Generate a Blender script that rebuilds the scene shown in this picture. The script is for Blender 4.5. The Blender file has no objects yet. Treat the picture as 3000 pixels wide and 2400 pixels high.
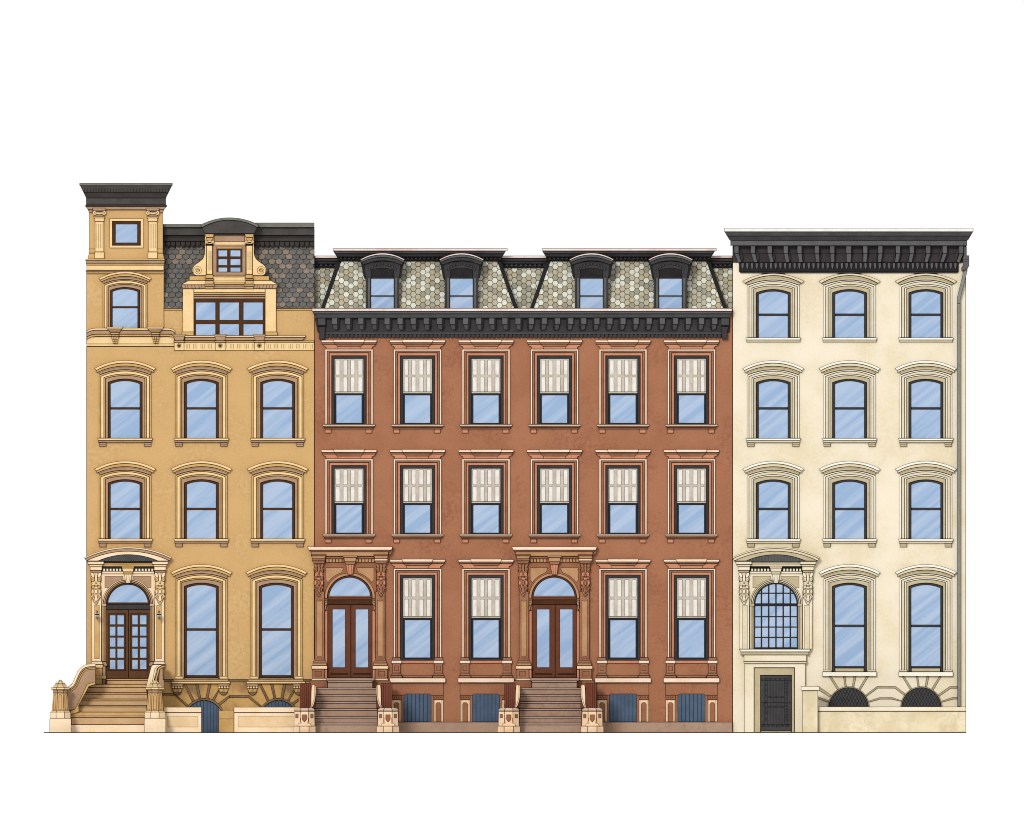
import bpy, math, random
from mathutils import Vector
random.seed(7)
scene = bpy.context.scene
COL = scene.collection
S = 0.012            # metres per drawing unit of the survey sheet (1 unit = 12 mm)
GX, GY = 1500.0, 2148.0
def WX(px): return (px - GX) * S
def WZ(py): return (GY - py) * S

# ------------------------------------------------------------------ materials
def lin(c): return c / 12.92 if c <= 0.04045 else ((c + 0.055) / 1.055) ** 2.4
ALB = 0.61
def rgb(h):
    return tuple(lin(int(h[i:i + 2], 16) / 255.0) * ALB for i in (0, 2, 4)) + (1.0,)
def newmat(name):
    m = bpy.data.materials.new(name); m.use_nodes = True
    nt = m.node_tree
    b = nt.nodes['Principled BSDF']
    b.inputs['Roughness'].default_value = 0.9
    b.inputs['Specular IOR Level'].default_value = 0.08
    return m, nt, b
def mat(name, h, h2=None, scale=1.2, h3=None, rough=0.9, spec=0.08, fine=0.06, lo=0.38, hi=0.66):
    """mottled masonry / paint: base colour, worn colour h2 in cloudy patches, optional speckle h3"""
    m, nt, b = newmat(name)
    N, L = nt.nodes, nt.links
    b.inputs['Roughness'].default_value = rough
    b.inputs['Specular IOR Level'].default_value = spec
    geo = N.new('ShaderNodeNewGeometry')
    n1 = N.new('ShaderNodeTexNoise'); n1.inputs['Scale'].default_value = scale
    n1.inputs['Detail'].default_value = 5; n1.inputs['Roughness'].default_value = 0.6
    L.new(geo.outputs['Position'], n1.inputs['Vector'])
    mr = N.new('ShaderNodeMapRange'); mr.interpolation_type = 'SMOOTHSTEP'
    mr.inputs['From Min'].default_value = lo; mr.inputs['From Max'].default_value = hi
    L.new(n1.outputs['Fac'], mr.inputs['Value'])
    mx = N.new('ShaderNodeMix'); mx.data_type = 'RGBA'
    mx.inputs['A'].default_value = rgb(h); mx.inputs['B'].default_value = rgb(h2 or h)
    L.new(mr.outputs['Result'], mx.inputs['Factor'])
    out = mx.outputs['Result']
    if h3:
        n3 = N.new('ShaderNodeTexNoise'); n3.inputs['Scale'].default_value = 7.0
        n3.inputs['Detail'].default_value = 6; n3.inputs['Roughness'].default_value = 0.75
        L.new(geo.outputs['Position'], n3.inputs['Vector'])
        n4 = N.new('ShaderNodeTexNoise'); n4.inputs['Scale'].default_value = 0.55
        n4.inputs['Detail'].default_value = 2
        L.new(geo.outputs['Position'], n4.inputs['Vector'])
        mu = N.new('ShaderNodeMath'); mu.operation = 'MULTIPLY'
        L.new(n3.outputs['Fac'], mu.inputs[0]); L.new(n4.outputs['Fac'], mu.inputs[1])
        m3 = N.new('ShaderNodeMapRange'); m3.interpolation_type = 'SMOOTHSTEP'
        m3.inputs['From Min'].default_value = 0.24; m3.inputs['From Max'].default_value = 0.40
        m3.inputs['To Max'].default_value = 0.75
        L.new(mu.outputs[0], m3.inputs['Value'])
        mx3 = N.new('ShaderNodeMix'); mx3.data_type = 'RGBA'
        L.new(out, mx3.inputs['A']); mx3.inputs['B'].default_value = rgb(h3)
        L.new(m3.outputs['Result'], mx3.inputs['Factor'])
        out = mx3.outputs['Result']
    if fine:
        nf = N.new('ShaderNodeTexNoise'); nf.inputs['Scale'].default_value = 22.0
        nf.inputs['Detail'].default_value = 3
        L.new(geo.outputs['Position'], nf.inputs['Vector'])
        mf = N.new('ShaderNodeMapRange')
        mf.inputs['From Min'].default_value = 0.3; mf.inputs['From Max'].default_value = 0.7
        mf.inputs['To Min'].default_value = 1 - fine; mf.inputs['To Max'].default_value = 1 + fine
        L.new(nf.outputs['Fac'], mf.inputs['Value'])
        mm = N.new('ShaderNodeMix'); mm.data_type = 'RGBA'; mm.blend_type = 'MULTIPLY'
        mm.inputs['Factor'].default_value = 1
        L.new(out, mm.inputs['A']); L.new(mf.outputs['Result'], mm.inputs['B'])
        out = mm.outputs['Result']
    L.new(out, b.inputs['Base Color'])
    return m
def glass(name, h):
    """blue glass; diagonal reflection streaks imitated by bands of stronger clear coat that mirror more sky"""
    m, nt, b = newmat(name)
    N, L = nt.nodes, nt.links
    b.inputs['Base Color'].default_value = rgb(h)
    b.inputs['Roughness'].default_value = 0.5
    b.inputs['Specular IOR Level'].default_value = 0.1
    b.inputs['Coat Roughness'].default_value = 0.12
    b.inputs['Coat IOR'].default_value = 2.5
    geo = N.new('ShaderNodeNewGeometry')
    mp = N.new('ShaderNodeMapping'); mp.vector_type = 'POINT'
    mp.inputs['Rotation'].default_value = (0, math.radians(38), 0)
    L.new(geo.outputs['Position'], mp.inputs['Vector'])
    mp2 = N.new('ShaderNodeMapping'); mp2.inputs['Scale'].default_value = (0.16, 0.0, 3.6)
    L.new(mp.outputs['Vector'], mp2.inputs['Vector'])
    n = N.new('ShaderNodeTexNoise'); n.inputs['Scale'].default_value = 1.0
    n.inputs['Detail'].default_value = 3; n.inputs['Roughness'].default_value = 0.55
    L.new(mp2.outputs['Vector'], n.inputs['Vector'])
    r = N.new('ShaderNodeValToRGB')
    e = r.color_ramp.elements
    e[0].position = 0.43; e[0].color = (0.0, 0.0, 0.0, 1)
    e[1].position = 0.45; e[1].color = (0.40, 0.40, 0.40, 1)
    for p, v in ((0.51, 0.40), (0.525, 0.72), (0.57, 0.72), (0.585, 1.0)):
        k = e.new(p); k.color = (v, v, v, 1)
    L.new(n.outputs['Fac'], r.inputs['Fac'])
    L.new(r.outputs['Color'], b.inputs['Coat Weight'])  # drawn glass reflections put into the coat weight as streaks
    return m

INK = mat('ink_edge', '15110f', fine=0)
# yellow house
Y_WALL = mat('ochre_stucco', 'd8af76', 'cda66d', 0.55, 'e0ba84', fine=0.06)
Y_BASE = mat('ochre_stucco_stained', 'd5a968', '93744f', 1.1, 'b98f5c', lo=0.40, hi=0.66)
Y_CREAM = mat('cream_painted_trim', 'fad8a1', 'f4cf95', 2.2)
Y_TAN = mat('tan_painted_trim', 'dab272', 'd0a566', 2.2)
Y_BROWN = mat('taupe_painted_trim', 'b9967a', 'b08c6e', 2.2)
Y_RAY = mat('brown_voussoir_stone', '8f7252', '7d6148', 2.5)
Y_FRAME = mat('dark_walnut_timber', '4a301c', '55361f', 3)
Y_DOOR = mat('walnut_door', '694a31', '5c3f28', 2)
Y_STEP = mat('sandstone_step', 'd5ae83', 'ddb88c', 2.0)
Y_NOSE = mat('sandstone_nosing', 'd9b078', 'd0a46a', 3)
Y_PALE = mat('pale_limestone', 'ffe5c4', 'f8daae', 1.6)
Y_PANEL = mat('limestone_panel', 'eccb9c', 'f3d6ac', 2.2)
ROOF_D = mat('charcoal_zinc', '524e4c', '494543', 2.5)
ROOF_DD = mat('black_zinc', '3e3a38', '454140', 2.5)
ROOF_RIM = mat('olive_grey_lead', '7b7b70', '73736a', 3)
SLATES = [mat('slate_grey', '73706c', '686562', 6), mat('slate_dark', '666360', '6d6a67', 6),
          mat('slate_mid', '7b7773', '726e6a', 6), mat('slate_brown', '978979', '8a7d71', 6)]
# red house
R_WALL = mat('brownstone_render', 'ad7657', 'a56e50', 0.7, '945c45', fine=0.09)
R_CREAM = mat('blush_limestone', 'fbe2cb', 'f6d6b8', 1.2, fine=0.05)
R_BROWN = mat('umber_stone', 'a97759', '9a694e', 2)
R_SALM = mat('salmon_stone', 'd28f6d', 'c98464', 2)
R_TAN = mat('tan_stone', 'c2966e', 'b8895f', 2)
R_DARK = mat('dark_brownstone', 'a36d4f', '976246', 2)
R_DOOR = mat('mahogany_door', '6d4130', '653a25', 2)
R_TRAN = mat('dark_transom', '4a2d1a', '52331f', 2)
R_FRAME = mat('black_window_paint', '3b383a', '343133', 3, rough=0.6)
R_SASH = mat('black_sash_paint', '242021', '2a2627', 3, rough=0.6)
R_BLIND = mat('linen_blind', 'd0c5b5', 'bfb3a1', 2.5)
R_SLAT = mat('white_blind_slat', 'f1ece4', 'e6dcd2', 2.4)
R_STEP = mat('brown_step_stone', 'b3957f', 'ab8c77', 1.5, '9a7b68')
R_NOSE = mat('worn_step_nosing', 'c2a899', 'b89c8b', 3)
R_PALE = mat('pale_newel_stone', 'fcdcb9', 'fbd2a8', 2)
R_FLUTE = mat('fluted_red_stone', '7c4736', '73402f', 3)
PINK = mat('pink_lead_coping', 'f6e6e0', 'f0dad1', 1.4, 'e0b8a8', fine=0.04)
BLUE = mat('slate_blue_boards', '4e5f74', '566880', 1.6)
HEX = [mat('hex_slate_pale', 'e8e8d8', 'dfdfcc', 5), mat('hex_slate_sand', 'c4b99c', 'b9b095', 5),
       mat('hex_slate_sage', 'c4bea8', 'b9b39e', 5), mat('hex_slate_olive', 'a8a492', '9f9a87', 5)]
CH_L = mat('grey_painted_zinc', '636363', '5a5a5a', 2)
CH_M = mat('charcoal_painted_zinc', '504f50', '484748', 2)
CH_D = mat('black_painted_zinc', '3c3a3b', '444243', 2.5)
CH_DD = mat('soot_black_zinc', '272425', '2d2a2b', 2.5)
SOFFIT = mat('plum_black_soffit', '443e3f', '3d3738', 2)
# cream house
C_WALL = mat('cream_stucco', 'f7ebd3', 'f0e2c3', 0.55, 'e9d9b7', fine=0.03)
C_WHITE = mat('white_painted_trim', 'fffaec', 'fbf3df', 2)
C_MID = mat('beige_painted_trim', 'e9dabb', 'e2d1ae', 2)
C_DARK = mat('khaki_painted_trim', 'cabb97', 'c1b18c', 2)
C_LOW = mat('cream_wall_stained', 'f4e7c7', 'e0cfa9', 0.9, 'd8c59f', fine=0.03)
C_RAY = mat('khaki_voussoir', 'bbae8d', 'b2a583', 3)
C_RIM = mat('chalk_coping', 'f5f4ec', 'eeede3', 3)
IRON = mat('black_iron', '464547', '3f3e40', 3, rough=0.6)
IRON_D = mat('black_iron_scroll', '111010', fine=0)
GRILLE = mat('charcoal_mesh_panel', '4a494b', '434244', 4)
PIPE = mat('grey_lead_pipe', '8d8f86', '84867d', 4)
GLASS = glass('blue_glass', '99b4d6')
ALB = 0.9
PAVE = mat('white_paving', 'ffffff', 'fbfbfb', 0.4, fine=0)
ALB = 0.61
WHITEGL = mat('frosted_lamp_glass', 'f6e8cf', fine=0)

# ------------------------------------------------------------------ mesh builder
IW = 1.2
DS = 0.38            # relief of the house fronts
class T:
    """survey sheet: local sheet units -> drawing units"""
    def __init__(s, ox, oy, k): s.ox, s.oy, s.k = ox, oy, k
    def x(s, v): return s.ox + v / s.k
    def y(s, v): return s.oy + v / s.k
    def p(s, pts): return [(s.ox + a / s.k, s.oy + b / s.k) for a, b in pts]
    def r(s, x0, y0, x1, y1): return s.p([(x0, y0), (x1, y0), (x1, y1), (x0, y1)])
    def t(s, x0, x1, y0, X0, X1, y1): return s.p([(x0, y0), (x1, y0), (X1, y1), (X0, y1)])
def rect(x0, y0, x1, y1): return [(x0, y0), (x1, y0), (x1, y1), (x0, y1)]
def arc(x0, x1, ys, yt, n=14):
    """segmental arch from (x0,ys) over crown yt to (x1,ys); y grows downwards"""
    w = (x1 - x0) / 2; h = ys - yt; cx = (x0 + x1) / 2
    r = (w * w + h * h) / (2 * h); cy = yt + r
    a0 = math.asin(min(1, w / r))
    if h > w: a0 = math.pi - a0
    return [(cx + r * math.sin(-a0 + 2 * a0 * i / n), cy - r * math.cos(-a0 + 2 * a0 * i / n)) for i in range(n + 1)]
def ell(cx, cy, rx, ry, n=14, a=0.0):
    o = []
    for i in range(n):
        t = 2 * math.pi * i / n
        x, y = rx * math.cos(t), ry * math.sin(t)
        o.append((cx + x * math.cos(a) - y * math.sin(a), cy + x * math.sin(a) + y * math.cos(a)))
    return o
def mirror(pts, cx): return [(2 * cx - x, y) for x, y in pts]
def smooth(pts, n=6):
    """Catmull-Rom through points (open)"""
    P = [pts[0]] + list(pts) + [pts[-1]]
    o = []
    for i in range(1, len(P) - 2):
        p0, p1, p2, p3 = P[i - 1], P[i], P[i + 1], P[i + 2]
        for k in range(n):
            t = k / n
            o.append(tuple(0.5 * (2 * p1[j] + (p2[j] - p0[j]) * t + (2 * p0[j] - 5 * p1[j] + 4 * p2[j] - p3[j]) * t * t
                                  + (3 * p1[j] - p0[j] - 3 * p2[j] + p3[j]) * t ** 3) for j in (0, 1)))
    o.append(pts[-1])
    return o
def inset(q, w):
    n = len(q); o = []
    for i in range(n):
        a, b, c = q[i - 1], q[i], q[(i + 1) % n]
        d1 = Vector((b[0] - a[0], b[1] - a[1])); d2 = Vector((c[0] - b[0], c[1] - b[1]))
        if d1.length < 1e-9 or d2.length < 1e-9: o.append(b); continue
        d1.normalize(); d2.normalize()
        n1 = Vector((-d1.y, d1.x)); n2 = Vector((-d2.y, d2.x))
        k = max(0.3, 1 + n1.dot(n2)); v = (n1 + n2) * (w / k)
        o.append((b[0] + v.x, b[1] + v.y))
    return o
class MB:
    def __init__(s): s.v, s.f, s.m, s.mats = [], [], [], []
    def mi(s, m):
        if m not in s.mats: s.mats.append(m)
        return s.mats.index(m)
    def face(s, pts, m):
        b = len(s.v); s.v += [tuple(p) for p in pts]
        s.f.append(tuple(range(b, b + len(pts)))); s.m.append(s.mi(m))
    def plate(s, pts, yb, yf, m, ink=IW, side=None):
        """prism standing on the facade: outline pts, from depth yb out to yf (a pair = bottom, top: sloping front);
        a dark drawn edge of width ink runs round its front"""
        q = [(WX(x), WZ(y)) for x, y in pts]
        ar = sum(q[i - 1][0] * q[i][1] - q[i][0] * q[i - 1][1] for i in range(len(q)))
        if ar < 0: q.reverse()
        zs = [z for _, z in q]; z0, z1 = min(zs), max(zs)
        k = lambda y: y * DS if y < 0 else y
        yf = (k(yf[0]), k(yf[1])) if isinstance(yf, tuple) else k(yf)
        yb = (k(yb[0]), k(yb[1])) if isinstance(yb, tuple) else k(yb)
        if isinstance(yf, tuple): fy = lambda z: yf[0] + (yf[1] - yf[0]) * (z - z0) / max(1e-6, z1 - z0)
        else: fy = lambda z: yf
        if isinstance(yb, tuple): by = lambda z: yb[0] + (yb[1] - yb[0]) * (z - z0) / max(1e-6, z1 - z0)
        else: by = lambda z: yb
        n = len(q); b = len(s.v); mm = s.mi(m); mk = s.mi(INK); ms = s.mi(side or m)
        s.v += [(x, fy(z), z) for x, z in q] + [(x, by(z), z) for x, z in q]
        for i in range(n):
            j = (i + 1) % n
            s.f.append((b + j, b + i, b + n + i, b + n + j)); s.m.append(ms)
        s.f.append(tuple(b + n + i for i in reversed(range(n)))); s.m.append(ms)
        if ink:
            qi = inset(q, ink * S)
            s.v += [(x, fy(z), z) for x, z in qi]
            c = b + 2 * n
            for i in range(n):
                j = (i + 1) % n
                s.f.append((b + i, b + j, c + j, c + i)); s.m.append(mk)
            s.f.append(tuple(c + i for i in range(n))); s.m.append(mm)
        else:
            s.f.append(tuple(b + i for i in range(n))); s.m.append(mm)
    def ring(s, outer, inner, yb, yf, m, ink=IW):
        """closed frame between two loops of equal count"""
        n = len(outer)
        for i in range(n):
            j = (i + 1) % n
            s.plate([outer[i], outer[j], inner[j], inner[i]], yb, yf, m, ink=0)
        if ink:
            s.line(outer + outer[:1], ink, yf); s.line(inner + inner[:1], ink, yf)
    def line(s, pts, w, y, m=None, h=0.007):
        """thin drawn joint / groove strip lying on a surface at depth y"""
        P = [Vector(p) for p in pts]; L, R = [], []
        for i, p in enumerate(P):
            d = (P[min(i + 1, len(P) - 1)] - P[max(i - 1, 0)])
            if d.length < 1e-9: d = Vector((1, 0))
            d.normalize(); nn = Vector((-d.y, d.x)) * (w / 2)
            L.append(p + nn); R.append(p - nn)
        for i in range(len(P) - 1):
            s.plate([tuple(L[i]), tuple(L[i + 1]), tuple(R[i + 1]), tuple(R[i])], y + 0.003 if not isinstance(y, tuple) else (y[0] + .003, y[1] + .003),
                    y - h if not isinstance(y, tuple) else (y[0] - h, y[1] - h), m or INK, ink=0)
    def face3(s, pts, m, ink=IW):
        P = [Vector(p) for p in pts]; nrm = (P[1] - P[0]).cross(P[2] - P[0])
        if nrm.length < 1e-12: return
        nrm.normalize(); u = (P[1] - P[0]).normalized(); v = nrm.cross(u)
        q = [((p - P[0]).dot(u), (p - P[0]).dot(v)) for p in P]
        if not ink: s.face(P, m); return
        qi = inset(q, ink * S)
        I = [P[0] + u * a + v * b for a, b in qi]; n = len(P)
        for i in range(n):
            j = (i + 1) % n
            s.face([P[i], P[j], I[j], I[i]], INK)
        s.face(I, m)
    def octo(s, cx, yc, prof, mats, ink=0.9, sq=1.0, panel=None):
        """octagonal newel: prof = [(half width, py)], one material per section"""
        rings = []
        for hw, py in prof:
            R = hw * S / math.cos(math.pi / 8)
            rings.append([(WX(cx) + R * math.cos(math.pi / 8 + k * math.pi / 4), yc + sq * R * math.sin(math.pi / 8 + k * math.pi / 4), WZ(py)) for k in range(8)])
        for i in range(len(rings) - 1):
            a, b = rings[i], rings[i + 1]
            for k in range(8):
                j = (k + 1) % 8
                if prof[i][0] < 0.5: s.face3([a[k], b[k], b[j]], mats[i], ink)
                else: s.face3([a[k], b[k], b[j], a[j]], mats[i], ink)
                if panel == i:
                    A_, B_, C_, D_ = [Vector(v) for v in (a[k], b[k], b[j], a[j])]
                    nn = (B_ - A_).cross(D_ - A_).normalized() * .006
                    pt = lambda u, v: (A_.lerp(D_, u)).lerp(B_.lerp(C_, u), v) + nn
                    loop = [(.25, .94), (.25, .16), (.36, .08), (.64, .08), (.75, .16), (.75, .94)]
                    inn = [(.30, .925), (.30, .175), (.39, .10), (.61, .10), (.70, .175), (.70, .925)]
                    for q in range(6):
                        r_ = (q + 1) % 6; s.face([pt(*loop[q]), pt(*loop[r_]), pt(*inn[r_]), pt(*inn[q])], INK)
        s.face(list(reversed(rings[-1])), mats[-1]) if prof[-1][0] > .5 else None
        s.face(rings[0], mats[0]) if prof[0][0] > .5 else None

ORG = {}
def finish(o, parent, org):
    COL.objects.link(o)
    if parent is not None:
        o.parent = parent; o.location = Vector(org) - Vector(ORG[parent.name])
    else: o.location = org
    ORG[o.name] = tuple(org)
    return o
def obj(name, mb, parent=None):
    xs = [v[0] for v in mb.v]; ys = [v[1] for v in mb.v]; zs = [v[2] for v in mb.v]
    org = ((min(xs) + max(xs)) / 2, max(ys), min(zs))
    me = bpy.data.meshes.new(name)
    me.from_pydata([(x - org[0], y - org[1], z - org[2]) for x, y, z in mb.v], [], mb.f)
    for m in mb.mats: me.materials.append(m)
    me.polygons.foreach_set('material_index', mb.m)
    me.update()
    return finish(bpy.data.objects.new(name, me), parent, org)
def thing(name, label, cat, px, y=0.0, py=GY, group=None):
    o = bpy.data.objects.new(name, None); o.empty_display_size = 0.3
    o['label'] = label; o['category'] = cat; o['kind'] = 'thing'
    if group: o['group'] = group
    return finish(o, None, (WX(px), y, WZ(py)))
def copy_tree(o, dx=0.0, dy=0.0, parent=None):
    """copy of a thing or part with copies of its own parts; dx, dy in drawing units"""
    c = o.copy(); COL.objects.link(c)
    c.parent = parent if parent is not None else None
    c.location = Vector(o.location) + Vector((dx * S, 0, -dy * S))
    w = ORG[o.name]; ORG[c.name] = (w[0] + dx * S, w[1], w[2] - dy * S)
    for ch in list(o.children):
        g = copy_tree(ch, 0, 0, c)
    return c
def one(name, parent, *plates):
    m = MB()
    for p in plates: m.plate(*p)
    return obj(name, m, parent)

# survey sheets
Z1 = T(200, 500, 2.8368); Z2 = T(200, 1000, 2.7829); Z3 = T(120, 1580, 2.875); Z4 = T(460, 1620, 3.08)
R1 = T(900, 710, 3.2667); R2 = T(1500, 710, 3.08); R3 = T(900, 980, 2.7828); R4 = T(840, 1580, 2.875); R6 = T(1680, 1580, 2.876)
C1 = T(2100, 650, 2.7641); C3 = T(2130, 1580, 2.875); C4 = T(2330, 1620, 3.0811)

# ------------------------------------------------------------------ arched sash window (yellow and cream houses)
def arched_window(house, cx, top, bottom, rail, pal, k=1.0, sill=True, brackets=True, tall=None, hood3=True):
    """top = crown of the hood, bottom = sill line; pal = trim materials"""
    A = lambda hw, ys, yt: arc(cx - hw * k, cx + hw * k, top + ys * k, top + yt * k)
    def U(hw, ys, yt, yb):          # upside-down U outline
        a = A(hw, ys, yt); return [(cx - hw * k, yb)] + a + [(cx + hw * k, yb)]
    def band(o, i, yb): return U(*o, yb) + list(reversed(U(*i, yb)))
    fb = tall['frame'] if tall else bottom
    gb = tall['glass'] if tall else bottom
    # sash frame
    fr = MB()
    fr.plate(band((49.9, 65, 55), (42.4, 69.7, 61.1), fb), 0.02, -0.06, pal['frame'])
    fr.plate(rect(cx - 42.4 * k, rail[0], cx + 42.4 * k, rail[1]), 0.02, -0.055, pal['frame'])
    if tall: fr.plate(rect(cx - 42.4 * k, gb, cx + 42.4 * k, tall['rail']), 0.02, -0.055, pal['frame'])
    w = obj('window', fr, house)
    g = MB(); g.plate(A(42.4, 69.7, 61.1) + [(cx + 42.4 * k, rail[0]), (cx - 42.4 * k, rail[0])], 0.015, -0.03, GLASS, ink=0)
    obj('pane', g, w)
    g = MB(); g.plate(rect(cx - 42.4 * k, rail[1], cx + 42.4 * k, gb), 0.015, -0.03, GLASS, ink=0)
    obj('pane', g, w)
    ab = tall['arch'] if tall else bottom
    a = MB()
    if tall and tall.get('under'): a.plate(rect(cx - 42.4, tall['rail'], cx + 42.4, tall['frame']), 0.02, -0.03, tall['under'])
    a.plate(band((57.9, 53.5, 44.3), (49.9, 65, 55), ab), 0.02, -0.075, pal['in'])
    a.plate(band((62.2, 51, 40.3), (57.9, 53.5, 44.3), ab), 0.02, -0.10, pal['thin'], ink=0.9)
    a.plate(band((71.5, 47.3, 31.6), (62.2, 51, 40.3), ab), 0.02, -0.13, pal['wide'])
    a.plate(band((76.5, 43.8, 28), (71.5, 47.3, 31.6), ab), 0.02, -0.105, pal['out'], ink=0.9)
    if tall:
        for sg in (-1, 1):
            x0, x1 = sorted((cx + sg * 77.8, cx + sg * 53.4))
            a.plate(rect(x0, tall['ped'], x1, tall['arch']), 0.02, -0.15, pal['wide'])
    obj('architrave', a, w)
    h = MB()
    b3t, b3b = (A(78.7, 34, 17) if hood3 else A(83.0, 37.6, 14.5)), A(73.7, 42, 27.5)
    h.plate(b3t + list(reversed(b3b)), 0.02, -0.16, pal['h3'])
    h.line(A(76.5, 37, 20.5), 0.6, -0.16)
    if hood3:
        b2t, b2b = A(84.1, 29.5, 8), A(78.7, 34.5, 17)
        h.plate([(cx - 84.1 * k, top + 36 * k)] + b2t + [(cx + 84.1 * k, top + 36 * k)] + list(reversed(b2b)), 0.02, -0.20, pal['h2'])
        b1t, b1b = A(90.9, 24, 0), A(84.1, 29.8, 8)
        h.plate(b1t + list(reversed(b1b)), 0.02, -0.26, pal['h1'])
    else:
        b1t, b1b = A(90.9, 30.7, 7.6), A(83.4, 37.4, 14.3)
        h.plate(b1t + list(reversed(b1b)), 0.02, -0.215, pal['h2'])
    obj('hood_mould', h, w)
    if sill:
        sm = MB()
        sm.plate([(cx - 81.2, bottom), (cx + 81.2, bottom), (cx + 78.7, bottom + 7.1), (cx - 78.7, bottom + 7.1)], 0.02, -0.24, pal['s1'])
        sm.plate(rect(cx - 78.7, bottom + 7.1, cx + 78.7, bottom + 13), 0.02, -0.19, pal['s2'])
        obj('sill', sm, w)
        if brackets:
            for x0 in (cx - 76.2, cx + 55.3):
                bm = MB(); bm.plate(rect(x0, bottom + 13, x0 + 20.9, bottom + 24.4), 0.02, -0.15, pal['s3'])
                bm.line([(x0, bottom + 18.2), (x0 + 20.9, bottom + 18.2)], 0.9, -0.15)
                obj('sill_bracket', bm, w)
    return w
PY = dict(frame=Y_FRAME, **{'in': Y_BROWN}, thin=Y_TAN, wide=Y_CREAM, out=Y_TAN, h1=Y_CREAM, h2=Y_TAN, h3=Y_BROWN, s1=Y_CREAM, s2=Y_BROWN, s3=Y_BROWN)
PC = dict(frame=R_FRAME, **{'in': C_DARK}, thin=C_WHITE, wide=C_MID, out=C_WHITE, h1=C_WHITE, h2=C_MID, h3=C_DARK, s1=C_WHITE, s2=C_MID, s3=C_DARK)

# ------------------------------------------------------------------ carved console brackets and shared ornament
def console(house, x0, x1, y0, y1, light, dark, mid, yf=-0.42):
    """carved acanthus console in the box x0..x1, y0..y1"""
    m = MB(); cx = (x0 + x1) / 2; w = (x1 - x0) / 2; h = y1 - y0
    X = lambda u: cx + u * w
    Yc = lambda v: y0 + v * h
    # lobed silhouette
    out = []
    prof = [(0.0, .93), (.04, 1.0), (.10, .98), (.15, .88), (.17, .99), (.24, 1.0), (.31, .86), (.36, .74), (.41, .90), (.47, .97), (.52, .84), (.56, .96),
            (.63, .99), (.68, .86), (.71, .92), (.78, .88), (.80, .80), (.86, .74), (.88, .52), (.92, .50), (.96, .34), (1.0, .10)]
    R = [(X(u), Yc(v)) for v, u in prof]; out = R + list(reversed(mirror(R, cx)))
    m.plate(out, 0.0, yf + 0.10, mid, ink=1.3)
    for sg in (-1, 1):
        q = lambda u: X(sg * u)
        m.plate(ell(q(.62), Yc(.10), .30 * w, .10 * h, 12, sg * .35), yf + .11, yf + .03, light, 1.0)
        m.plate(ell(q(.58), Yc(.23), .34 * w, .075 * h, 12, -sg * .3), yf + .11, yf + .02, dark, 1.0)
        m.plate(ell(q(.70), Yc(.26), .15 * w, .035 * h, 10), yf + .11, yf - .01, light, 0.9)
        m.plate(ell(q(.55), Yc(.46), .33 * w, .055 * h, 12), yf + .11, yf + .02, dark, 1.0)
        m.plate(ell(q(.62), Yc(.60), .26 * w, .075 * h, 12), yf + .11, yf + .03, mid, 1.0)
        m.plate(ell(q(.55), Yc(.77), .22 * w, .10 * h, 12, sg * .35), yf + .11, yf + .03, dark, 1.0)
        m.plate(ell(q(.72), Yc(.73), .14 * w, .07 * h, 10, -sg * .4), yf + .11, yf + .01, light, 0.9)
    m.plate([(X(-.16), Yc(.01)), (X(.16), Yc(.01)), (X(.26), Yc(.20)), (X(.10), Yc(.36)), (X(-.10), Yc(.36)), (X(-.26), Yc(.20))], yf + .11, yf - .02, light, 1.0)
    m.plate([(X(0), Yc(.32)), (X(.34), Yc(.42)), (X(-.34), Yc(.42))], yf + .11, yf, light, 1.0)
    m.plate(rect(X(-.36), Yc(.445), X(.36), Yc(.52)), yf + .11, yf + .01, mid, 1.0)
    m.plate(ell(X(0), Yc(.60), .28 * w, .075 * h, 12), yf + .11, yf - .04, light, 1.0)
    m.plate([(X(-.2), Yc(.68)), (X(.2), Yc(.68)), (X(.36), Yc(.86)), (X(0), Yc(.93)), (X(-.36), Yc(.86))], yf + .11, yf - .01, light, 1.0)
    m.line([(X(0), Yc(.69)), (X(0), Yc(.9))], 0.8, yf - .01)
    m.plate(ell(X(0), Yc(.955), .32 * w, .04 * h, 12), yf + .11, yf - .03, dark, 1.0)
    return obj('carved_bracket', m, house)
def spiral(cx, cy, r, a0, turns, sg=1, n=26, r1=0.15):
    o = []
    for i in range(n + 1):
        t = i / n; rr = r * (1 - t) + r * r1 * t; a = a0 + sg * turns * 2 * math.pi * t
        o.append((cx + rr * math.cos(a), cy + rr * math.sin(a)))
    return o

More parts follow.
